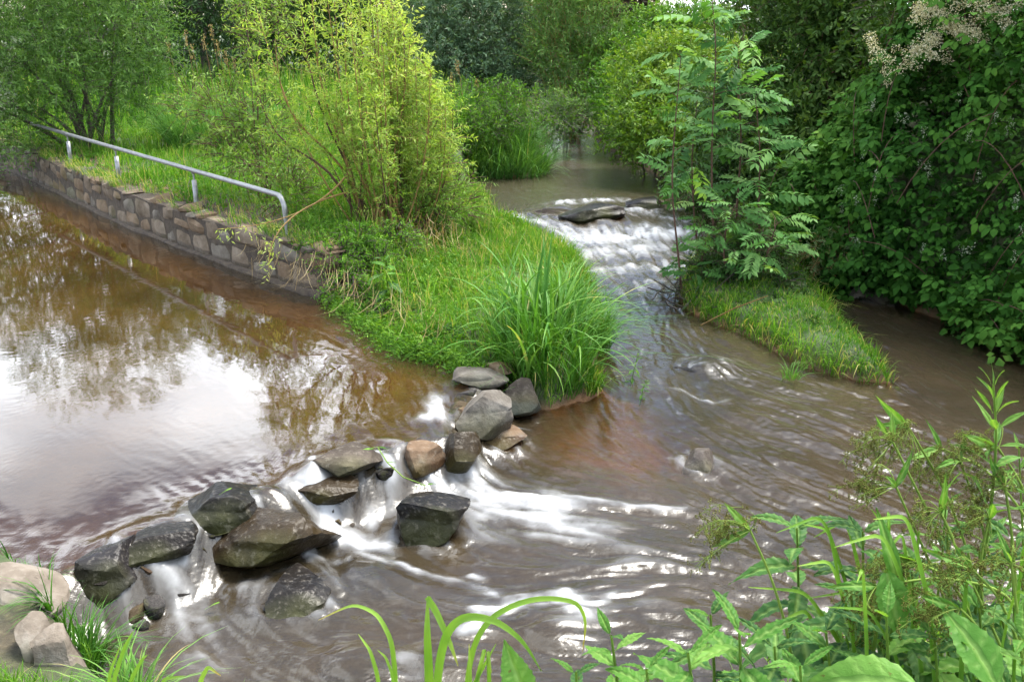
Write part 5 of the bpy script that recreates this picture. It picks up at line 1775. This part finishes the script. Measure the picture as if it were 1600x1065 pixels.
# undergrowth of the island around the stems
make_tree('island_herbs', 'dark leafy undergrowth round the feet of the saplings', 'undergrowth', tuple(P(1140, 450, .25)),
          [LP(*a) for a in [(1110, 420, 8.9, 24), (1150, 425, 8.7, 26), (1190, 430, 8.6, 24), (1215, 440, 8.5, 20), (1130, 395, 9.1, 28), (1180, 395, 9.0, 30), (1160, 360, 9.4, 30), (1210, 400, 9, 24)]],
          760, .18, 8, lance, .06, L_mid, K_brown, 44, droop=.4, nst=6, trunk=.006)
# flood debris caught at the island
rng = np.random.default_rng(51)
deb = thing('drift_twigs', 'tangle of dark drift twigs caught on the island edge', 'driftwood', tuple(P(1055, 468, .06)))
lo = Local(deb)
for k in range(26):
    c = np.array(P(1055 + rng.normal() * 16, 462 + rng.normal() * 10, .08)[:]) + [0, 0, rng.uniform(0, .14)]
    dv = unit(np.array([rng.normal(), rng.normal() * .6, rng.normal() * .6])) * rng.uniform(.06, .2)
    V, Fq = tube_np([lo(np.array([c - dv, c + rng.normal(size=3) * .02, c + dv]))], [np.array([.006, .007, .003]) * rng.uniform(.5, 1.5)], 5)
    link('twig', mesh_np('twig', V, [Fq], mats=[K_grey if k % 3 == 0 else K_brown]), deb)
q0, q1 = P(1095, 508, .10), P(1200, 462, .42)
V, Fq = tube_np([np.array([q0[:], ((q0 + q1) / 2 + Vector((0, 0, .02)))[:], q1[:]])], [np.array([.006, .006, .004])], 6)
tag(link('reed_stalk', mesh_np('reed_stalk', V, [Fq], mats=[L_straw])), 'pale dry reed stalk lying aslant on the island grass', 'reed stalk')

# --- sprouts standing in the river, and the leafy dock on the promontory
def grid_leaf(name, w=.4, seed=0, serr=.03, nx=16, na=3, droop=.35, fold=.35, quilt=.02, mats=None, base=.06, var=.5, tipp=1.0):
    r = np.random.default_rng(seed)
    x = np.linspace(0, 1, nx + 1)
    prof = np.sin(np.pi * np.clip(x, 0, 1) ** (.62 + base)) ** tipp
    prof = np.clip(prof, .012, None)
    V, A = [], []
    for i, xx in enumerate(x):
        for j in range(-na, na + 1):
            f = j / na
            yy = f * prof[i] * w * .5
            if abs(j) == na:
                yy *= 1 + serr * (3 if i % 2 else -2)
            zz = -droop * xx * xx + fold * abs(yy) * (1 - .5 * abs(f)) - .10 * yy * yy / w
            zz += quilt * math.sin(xx * nx * math.pi * .5 * 1.0 - abs(f) * 3.0) * (1 - abs(f) * .3) * min(1, prof[i] * 2)
            zz += .03 * math.sin(xx * 5 + seed) * f
            V.append((xx + .06 * abs(f) * prof[i], yy, zz))
            ve = 1.0 if j == 0 else max(0, math.sin(xx * nx * math.pi * .5 - abs(f) * 3.0)) ** 4 * .5
            A.append(ve)
    Fq = grid_faces(2 * na + 1, nx + 1)
    return mesh_np(name, np.array(V), [Fq[:, ::-1]], {'vein': np.array(A), 'var': np.full(len(V), var)}, mats=mats)
GL_dark = [grid_leaf('broad_leaf', .34, i, nx=22, mats=[L_fore], droop=.25 + .15 * i, var=.2 + .15 * i) for i in range(4)]
GL_brt = [grid_leaf('bright_leaf', .33, 10 + i, nx=22, mats=[L_foreb], droop=.1 + .12 * i, var=.3 + .18 * i) for i in range(4)]
GL_big = [grid_leaf('large_leaf', .46, 20 + i, serr=.02, nx=20, na=4, mats=[L_foreb], droop=.2 + .2 * i, var=.35 + .1 * i, quilt=.010) for i in range(3)]
GL_lan = [grid_leaf('lance_leaf', .20, 30 + i, serr=.006, nx=12, na=2, mats=[L_foreb], droop=.1 + .15 * i, quilt=.002, var=.5 + .1 * i) for i in range(3)]
rng = np.random.default_rng(60)
def leafy_stem(name, label, cat, crs, meshes, nodes, Ls, seed, spread=1.0, tip_up=1.0, stem_r=.005, stem_mat=None, group=None, per=2, t0=.1, droop_z=-.1, side=True):
    """stem through the given points with opposite leaf pairs, crossed from node to node"""
    rng = np.random.default_rng(seed)
    p = np.array([c[:] for c in crs], float)
    tt = np.linspace(0, len(p) - 1, 14)
    i = np.clip(tt.astype(int), 0, len(p) - 2)
    f = (tt - i)[:, None]
    pr = p[i] * (1 - f) + p[i + 1] * f
    for _ in range(2):
        pr[1:-1] = (pr[:-2] + 2 * pr[1:-1] + pr[2:]) / 4
    root = thing(name, label, cat, tuple(p[0]), group)
    lo = Local(root)
    V, Fq = tube_np([lo(pr)], [np.linspace(stem_r, stem_r * .45, 14)], 7)
    link('stem', mesh_np('stem', V, [Fq], {'var': np.full(len(V), .4)}, mats=[stem_mat or L_stem]), root)
    a = rng.uniform(0, 3.14)
    for k in range(nodes):
        u_ = k / max(1, nodes - 1)
        tt = t0 + (1 - t0) * u_
        j = min(int(tt * 13), 12)
        s0_ = pr[j] + (pr[j + 1] - pr[j]) * (tt * 13 - j)
        tg = unit(pr[j + 1] - pr[j])
        a += math.pi / per + rng.normal() * .2
        L = Ls * (1.05 - .55 * u_ ** 2.5) * rng.uniform(.85, 1.12) * (.75 + .5 * min(u_ * 3, .5))
        for q in range(per):
            b = a + q * 2 * math.pi / per + rng.normal() * .12
            out_ = np.array([math.cos(b), math.sin(b), 0])
            lift = droop_z + tip_up * max(0, u_ - .55) * 2.2
            X = out_ * spread + tg * lift + [0, 0, rng.normal() * .1]
            inst('leaf', meshes[int(rng.integers(len(meshes)))], root, s0_ + out_ * stem_r, X, np.array([0, 0, 1.0]) + tg * .3 + rng.normal(size=3) * .15, L)
    return root
def vert(px, py_top, py_bot, d, lean=0.0):
    a, b = PD(px + lean, py_bot, d), PD(px, py_top, d)
    return [a, (a + b) / 2 + Vector((.01, 0, 0)), b]
dk = P(608, 445, .45)
dk.z = Tz(dk.x, dk.y) - .02
leafy_stem('dock_plant', 'broad leaved plant standing alone in the herbs of the promontory edge', 'plant', [dk, dk + Vector((-.01, -.05, .2)), dk + Vector((-.02, -.08, .38))], GL_dark[:2] + GL_big[:1], 6, .20, 71, 1.0, .9, .006)
for (px, py, L, lab) in [(985, 596, .07, 'larger green sprout standing in the river beside the sedge'), (1000, 622, .05, 'smaller green sprout in the river just below the larger one')]:
    g = P(px, py, .02)
    for k in range(1):
        leafy_stem('water_sprout', lab, 'plant', [g - Vector((0, 0, .06)), g + Vector((.02, 0, .08)), g + Vector((.05, .02, .2 if L > .06 else .12))], GL_brt, 9, L, 80 + px, .8, 1.2, .004, group='sprouts in the river')

# --- foreground plants on the near bank
mints0 = [  # px, py top, py bottom, distance, leaf set, nodes, leaf length, label
 (1245, 825, 1110, 2.3, GL_dark, 10, .185, 'dark leaved upright plant with drooping toothed leaves, tallest before the lower river'),
 (1348, 830, 1110, 2.2, GL_dark, 10, .17, 'second dark leaved plant right of the tallest one'),
 (1155, 985, 1160, 1.78, GL_brt, 7, .165, 'bright green leaf rosette at the bottom edge below the rush stem'),
 (955, 992, 1150, 1.9, GL_brt[:2] + GL_dark[:2], 7, .125, 'small green leaf rosette at the bottom edge right of the arching grass'),
 (1075, 1020, 1170, 1.75, GL_brt, 6, .16, 'bright pointed leaves at the bottom edge between the two rosettes'),
 (1425, 890, 1150, 2.05, GL_dark + GL_brt[:1], 10, .165, 'dense leafy plant at the bottom right under the rushes'),
 (1530, 950, 1200, 1.95, GL_dark + GL_brt[:2], 9, .17, 'leafy plant in the bottom right corner'),
 (1290, 985, 1160, 1.9, GL_brt[:2] + GL_dark, 7, .16, 'low leafy plant at the bottom edge below the dark leaved pair'),
 (1210, 1010, 1180, 1.8, GL_dark, 6, .15, 'low dark plant at the foot of the lone rush stem'),
 (1480, 830, 1150, 2.2, GL_dark, 10, .15, 'tall leafy plant half hidden by the rush heads'),
 (1580, 840, 1150, 2.25, GL_dark + GL_brt[:2], 10, .16, 'tall leafy plant at the right edge behind the rushes'),
 (1385, 960, 1170, 1.85, GL_brt[:2] + GL_dark[:2], 7, .17, 'broad leaved plant behind the large drooping leaf'),
 (1010, 1045, 1180, 1.75, GL_dark[:2] + GL_brt, 5, .12, 'dark little plant at the bottom edge beside the small rosette'),
 (1600, 1000, 1200, 1.8, GL_brt, 7, .17, 'bright leafed plant cut off by the right bottom corner'),
]
mints = mints0 + [
 (1110, 960, 1150, 2.05, GL_brt[:1] + GL_dark, 7, .14, 'mid green plant behind the bright rosette at the bottom edge'),
 (1330, 930, 1150, 2.0, GL_dark, 9, .15, 'shaded leafy plant between the dark pair and the dense plant'),
 (1460, 990, 1180, 1.85, GL_dark[:2] + GL_brt, 7, .16, 'leafy plant under the flat bent rush'),
 (1250, 1040, 1200, 1.7, GL_brt, 6, .15, 'bright leaves at the bottom edge left of the large drooping leaf'),
 (1530, 860, 1150, 2.3, GL_dark, 9, .14, 'dim leafy plant deep behind the rush heads'),
 (900, 1050, 1180, 1.75, GL_brt[:2] + GL_dark[:2], 5, .10, 'lowest small plant at the bottom edge beside the dock leaf'),
]
for k, (px, pt, pb, d, ms, nn_, L, lab) in enumerate(mints):
    leafy_stem('tall_mint', lab, 'plant', vert(px, pt, pb, d, rng.uniform(-8, 8)), ms, nn_, L * 1.12, 110 + k, 1.0, .95, .006, group='broad leaved herbs of the near bank')
leafy_stem('willowherb', 'fresh willowherb shoot with upright narrow leaves at the right edge', 'plant', [PD(1500, 1100, 2.25), PD(1545, 830, 2.25), PD(1558, 690, 2.25), PD(1552, 600, 2.25)], GL_lan, 10, .105, 118, .55, 1.5, .0055, per=3, t0=.25, droop_z=.25)
leafy_stem('willowherb', 'smaller willowherb shoot below the fresh one among the rushes', 'plant', [PD(1440, 1100, 2.4), PD(1470, 900, 2.4), PD(1480, 760, 2.4)], GL_lan, 8, .10, 119, .8, 1.0, .005, per=3, t0=.3, droop_z=.1)
leafy_stem('willowherb', 'willowherb stem rising at the right edge behind the rushes', 'plant', [PD(1590, 1100, 2.5), PD(1600, 880, 2.5), PD(1592, 700, 2.5)], GL_lan, 9, .11, 120, .9, 1.0, .005, per=3, t0=.3, droop_z=.1)
# single big leaves
def big_leaf(label, base, tip, me, up=(0, -.3, 1), name='broad_leaf_plant'):
    base, tip = Vector(base), Vector(tip)
    root = thing(name, label, 'plant', tuple(base))
    g = Vector((base.x, base.y, Tz(base.x, base.y)))
    lo = Local(root)
    V, Fq = tube_np([lo(bez(g - Vector((0, 0, .03)), (g + base) / 2 + Vector((0, .02, .03)), base, 6))], [np.full(6, .005)], 6)
    link('stem', mesh_np('stem', V, [Fq], {'var': np.full(len(V), .4)}, mats=[L_stem]), root)
    inst('leaf', me, root, base, tip - base, np.array(up), (tip - base).length)
    return root
big_leaf('large upright dock leaf at the bottom edge right of the arching grass', PD(830, 1110, 1.75), PD(785, 1005, 1.8), GL_big[0], (-.2, -1, .5))
big_leaf('large pale drooping leaf spreading across the bottom right', PD(1440, 1075, 1.65), PD(1255, 1035, 1.72), GL_big[1], (.1, -.45, 1))
big_leaf('pale hanging leaf in front of the rushes on the right', PD(1385, 890, 1.95), PD(1410, 1000, 1.85), GL_big[0], (-.2, -1, .4))
big_leaf('upright sword shaped leaf among the rushes on the right', PD(1405, 920, 1.95), PD(1375, 795, 2.0), GL_lan[0], (.1, -1, .2))
big_leaf('translucent yellow green leaf in the bottom right corner', PD(1560, 1080, 1.7), PD(1500, 940, 1.8), GL_big[1], (.3, -1, .5))

# club rushes
rush_me = []
for i in range(3):
    r = np.random.default_rng(200 + i)
    m_ = 9
    pp = r.normal(size=(m_, 3)) * .0035
    V, Fc, vv = scatter((np.array([(0, 0, 0), (.5, .28, 0), (.5, -.14, .24), (.5, -.14, -.24), (1, 0, 0)], float), np.array([(0, 1, 2), (0, 2, 3), (0, 3, 1), (4, 2, 1), (4, 3, 2), (4, 1, 3)], np.int32)), pp, rand_dirs(m_, r), rand_dirs(m_, r), r.uniform(.005, .008, m_), r.random(m_))
    rush_me.append((V, Fc, vv))
def rush(label, crs, seed, size=.11, hang=(-.6, 0, -1), nbr=9, dens=9):
    rng = np.random.default_rng(seed)
    p = np.array([c[:] for c in crs], float)
    tt = np.linspace(0, len(p) - 1, 14)
    i = np.clip(tt.astype(int), 0, len(p) - 2)
    f = (tt - i)[:, None]
    pr = p[i] * (1 - f) + p[i + 1] * f
    for _ in range(2):
        pr[1:-1] = (pr[:-2] + 2 * pr[1:-1] + pr[2:]) / 4
    root = thing('club_rush', label, 'rush', tuple(p[0]), 'wood club rushes of the near bank')
    lo = Local(root)
    V, Fq = tube_np([lo(pr)], [np.linspace(.0045, .003, 14)], 6)
    link('stem', mesh_np('stem', V, [Fq], {'var': np.full(len(V), .75)}, mats=[L_stem]), root)
    top = pr[-1]
    tg = unit(pr[-1] - pr[-3])
    hang = unit(np.array(hang, float))
    paths, radii, Vs = [], [], []
    for k in range(nbr):
        dv = unit(tg * .7 + hang * rng.uniform(.1, .9) + rng.normal(size=3) * .45)
        L = size * rng.uniform(.4, 1.1)
        e = top + dv * L * .7 + hang * L * .5
        b = bez(top, top + dv * L * .7, e, 6)
        paths.append(lo(b))
        radii.append(np.linspace(.0016, .0008, 6))
        for q in range(dens):
            u_ = rng.uniform(.35, 1)
            c = b[min(int(u_ * 5), 4)] * (1 - (u_ * 5) % 1) + b[min(int(u_ * 5) + 1, 5)] * ((u_ * 5) % 1)
            o2 = unit(hang * .8 + rng.normal(size=3) * .6) * rng.uniform(.01, .035)
            paths.append(lo(np.array([c, c + o2])))
            radii.append(np.array([.0007, .0005]))
            V, Fc, vv = rush_me[int(rng.integers(3))]
            Vs.append((lo(V * rng.uniform(.6, 1.0) + c + o2), Fc, np.clip(vv * .6 + rng.random() * .4, 0, 1)))
    V, Fq = tube_np(paths, radii, 3)
    inf = link('flower_head', mesh_np('flower_head', V, [Fq], {'var': np.full(len(V), .8)}, mats=[L_stem]), root)
    V, Fc, vv = joinm(Vs)
    link('spikelets', mesh_np('spikelets', V, [Fc], {'var': vv}, mats=[L_spike]), inf, 'stuff')
    # leafy bracts below the head
    for k in range(2):
        X = unit(tg + rng.normal(size=3) * .45)
        inst('bract', GL_lan[int(rng.integers(3))], root, top, X, rng.normal(size=3) + [0, -1, .3], rng.uniform(.07, .13))
    return root
rush('club rush with drooping brown head standing alone at the lower river', [PD(1245, 1100, 2.05), PD(1232, 990, 2.05), PD(1205, 900, 2.05), PD(1172, 828, 2.05)], 301, .15, (-.8, 0, -.9), 14, 12)
rr = [([(1545, 1100), (1500, 900), (1440, 780), (1395, 690)], 2.25, 'arching club rush reaching furthest out over the river'),
      ([(1560, 1100), (1520, 880), (1475, 760), (1420, 668)], 2.35, 'club rush with loose head just right of the furthest arching one'),
      ([(1500, 1100), (1480, 940), (1440, 850), (1400, 760)], 2.15, 'club rush with brown head above the sword shaped leaf'),
      ([(1590, 1100), (1560, 930), (1530, 800), (1500, 720)], 2.3, 'club rush with brown head in the middle of the right group'),
      ([(1600, 1100), (1590, 950), (1580, 820), (1570, 760)], 2.2, 'club rush at the right edge below the willowherb shoot'),
      ([(1540, 1100), (1520, 960), (1480, 900), (1440, 880)], 2.0, 'club rush head hanging low in front of the dense leafy plant'),
      ([(1620, 1000), (1570, 920), (1470, 900), (1370, 915)], 1.95, 'club rush bent flat to the left across the right group'),
      ([(1620, 1100), (1590, 1000), (1560, 930), (1520, 890)], 1.9, 'club rush with dark head low at the right edge'),
      ([(1560, 1150), (1550, 1040), (1530, 980), (1500, 950)], 1.85, 'club rush head in front of the translucent leaf'),
      ([(1600, 1150), (1600, 1050), (1590, 960), (1580, 880)], 1.85, 'lowest club rush in the right corner'),
      ([(1640, 1000), (1620, 850), (1600, 760), (1560, 700)], 2.3, 'club rush coming in from the right edge under the shoot'),
      ([(1650, 900), (1600, 800), (1540, 730), (1470, 700)], 2.45, 'thin club rush leaning in behind the shoot at the right edge'),
      ([(1600, 1100), (1560, 1000), (1500, 870), (1470, 800)], 2.1, 'club rush whose head hides the tall leafy plant'),
      ([(1560, 1100), (1540, 1000), (1530, 880), (1545, 810)], 2.15, 'upright club rush close to the right edge'),
      ([(1480, 1100), (1470, 1000), (1440, 960), (1400, 930)], 2.1, 'small club rush between the pale hanging leaf and the dense plant')]
for k, (crs, d, lab) in enumerate(rr):
    rush(lab, [PD(x, y, d) for x, y in crs], 310 + k, .13, (-.5 + .5 * math.sin(k * 2.3), 0, -.8), 12, 11)

# arching grass blades at the bottom
def ribbon(name, pts, w0, parent, mat, seed=0, varr=(.4, .8)):
    p = np.array([q[:] for q in pts], float)
    tt = np.linspace(0, len(p) - 1, 26)
    i = np.clip(tt.astype(int), 0, len(p) - 2)
    f = (tt - i)[:, None]
    pr = p[i] * (1 - f) + p[i + 1] * f
    for _ in range(3):
        pr[1:-1] = (pr[:-2] + 2 * pr[1:-1] + pr[2:]) / 4
    tg = unit(np.gradient(pr, axis=0))
    view = unit(np.array([0, -.75, .65]))
    sd = unit(np.cross(tg, view) + .25 * np.array([0, 1, 0]))
    nn = np.cross(sd, tg)
    t = np.linspace(0, 1, 26)
    ww = (w0 * .5 * np.minimum(1, .8 + t) * (1 - t ** 3) + .0006)[:, None]
    V = np.stack([pr - sd * ww + nn * ww * .35, pr, pr + sd * ww + nn * ww * .35], 1).reshape(-1, 3)
    i = np.arange(25)[:, None] * 3
    j = np.arange(2)[None]
    Fq = np.stack([i + j, i + j + 1, i + j + 4, i + j + 3], -1).reshape(-1, 4)
    me = mesh_np(name, V - np.array(parent.location), [Fq], {'var': np.repeat(np.linspace(*varr, 26), 3)}, mats=[mat])
    return link(name, me, parent)
L_blade = leaf_mat('broad_grass_blade', [(.0, (.045, .13, .014)), (.5, (.13, .26, .035)), (.85, (.23, .36, .06)), (1, (.36, .26, .06))], .42, .4, .35)
ag = thing('arching_grass', 'tuft of broad arching grass blades at the bottom edge of the river', 'grass', tuple(PD(690, 1150, 1.9)))
for crs, w0, vr in [([(672, 1150, 1.9), (670, 1060, 1.9), (667, 990, 1.9), (668, 930, 1.92)], .021, (.5, .7)),
                    ([(668, 932, 1.92), (682, 955, 1.91), (702, 1000, 1.88), (716, 1040, 1.86)], .015, (.5, .95)),
                    ([(678, 1150, 1.88), (684, 1040, 1.88), (697, 985, 1.88), (725, 960, 1.88), (775, 967, 1.86), (818, 1000, 1.84), (846, 1048, 1.82)], .019, (.6, .6)),
                    ([(725, 1100, 1.95), (738, 1003, 1.95), (772, 957, 1.97), (835, 932, 2.0), (903, 937, 2.0), (917, 970, 2.0), (910, 1018, 1.98)], .013, (.5, 1.0)),
                    ([(620, 1150, 1.95), (618, 1060, 1.95), (612, 1000, 1.95), (590, 958, 1.97), (552, 942, 2.0), (498, 968, 2.0)], .011, (.4, 1.0)),
                    ([(600, 1150, 1.9), (590, 1055, 1.9), (578, 1015, 1.9), (560, 990, 1.92)], .009, (.6, .8)),
                    ([(618, 1100, 1.9), (612, 1050, 1.9), (602, 1025, 1.9), (590, 1015, 1.9)], .006, (.6, .8)),
                    ([(735, 1150, 1.85), (734, 1060, 1.85), (733, 1005, 1.86)], .010, (.3, .9)),
                    ([(738, 1150, 1.85), (745, 1060, 1.85), (758, 1010, 1.85), (748, 1040, 1.83)], .010, (.4, .8)),
                    ([(765, 1150, 1.85), (764, 1060, 1.85), (762, 1012, 1.85), (768, 1050, 1.83)], .009, (.4, .9)),
                    ([(690, 1150, 1.9), (745, 1060, 1.85), (775, 1005, 1.85)], .008, (.5, .6))]:
    ribbon('blade', [PD(*c) for c in crs], w0, ag, L_blade, varr=vr)
lb = thing('arching_grass', 'few broad pale grass blades at the bottom edge of the left bank', 'grass', tuple(PD(300, 1150, 2.1)))
for crs, w0, vr in [([(170, 1150, 2.2), (178, 1060, 2.2), (195, 1010, 2.2), (208, 985, 2.2)], .012, (.5, .8)), ([(190, 1150, 2.2), (205, 1060, 2.2), (222, 1030, 2.2), (230, 1022, 2.2)], .011, (.5, .8)),
                    ([(160, 1150, 2.2), (172, 1050, 2.2), (188, 1008, 2.2)], .008, (.5, .8)),
                    ([(310, 1150, 2.1), (312, 1065, 2.1), (325, 1040, 2.1), (345, 1055, 2.08)], .012, (.6, .95)), ([(230, 1150, 2.2), (255, 1060, 2.2), (290, 1055, 2.2)], .010, (.6, .8))]:
    ribbon('blade', [PD(*c) for c in crs], w0, lb, L_blade, varr=vr)
rl = thing('rush_leaves', 'long grassy rush leaves rising among the club rush heads', 'rush', tuple(PD(1500, 1150, 2.1)))
rl['kind'] = 'thing'
rgl = np.random.default_rng(444)
for k in range(26):
    x0 = rgl.uniform(1300, 1640)
    d_ = rgl.uniform(1.85, 2.4)
    ln_ = rgl.uniform(150, 360)
    bx = rgl.normal() * 60 - 30
    y0 = 1130
    ribbon('blade', [PD(x0, y0, d_), PD(x0 + bx * .2, y0 - ln_ * .55, d_), PD(x0 + bx * .7, y0 - ln_ * .95, d_), PD(x0 + bx * 1.5, y0 - ln_ * rgl.uniform(.8, 1.05), d_ - .03)], rgl.uniform(.008, .016), rl, L_blade, varr=(.15, rgl.uniform(.4, .9)))
# green twig caught on the weir, yellow leaves
tw = thing('caught_twig', 'green willow twig lying across the weir boulders', 'twig', tuple(P(600, 720, .33)))
lo = Local(tw)
pth = np.array([q[:] for q in [P(590, 698, .36), P(605, 722, .34), P(630, 745, .30), P(665, 758, .27)]])
V, Fq = tube_np([lo(pth)], [np.array([.003, .004, .004, .002])], 5)
link('stem', mesh_np('stem', V, [Fq], {'var': np.full(len(V), .6)}, mats=[L_stem]), tw)
for q in pth[[0, 0, 1, 3, 3, 3]]:
    inst('leaf', GL_lan[1], tw, q, rand_dirs(1, rng)[0] * [1, 1, .4], (0, 0, 1), .06)
for (px, py, z, lab) in [(362, 762, .36, 'yellow fallen leaf on the wet black boulder'), (343, 940, .04, 'yellow green leaf caught in the left chute'), (566, 702, .37, 'tiny yellow leaf on the pointed grey boulder')]:
    o = link('fallen_leaf', GL_lan[0].copy())
    o.data.materials.clear()
    o.data.materials.append(L_blade)
    o.location = P(px, py, z)
    o.scale = (.07,) * 3
    o.rotation_euler = (.2, .1, px)
    tag(o, lab, 'leaf')
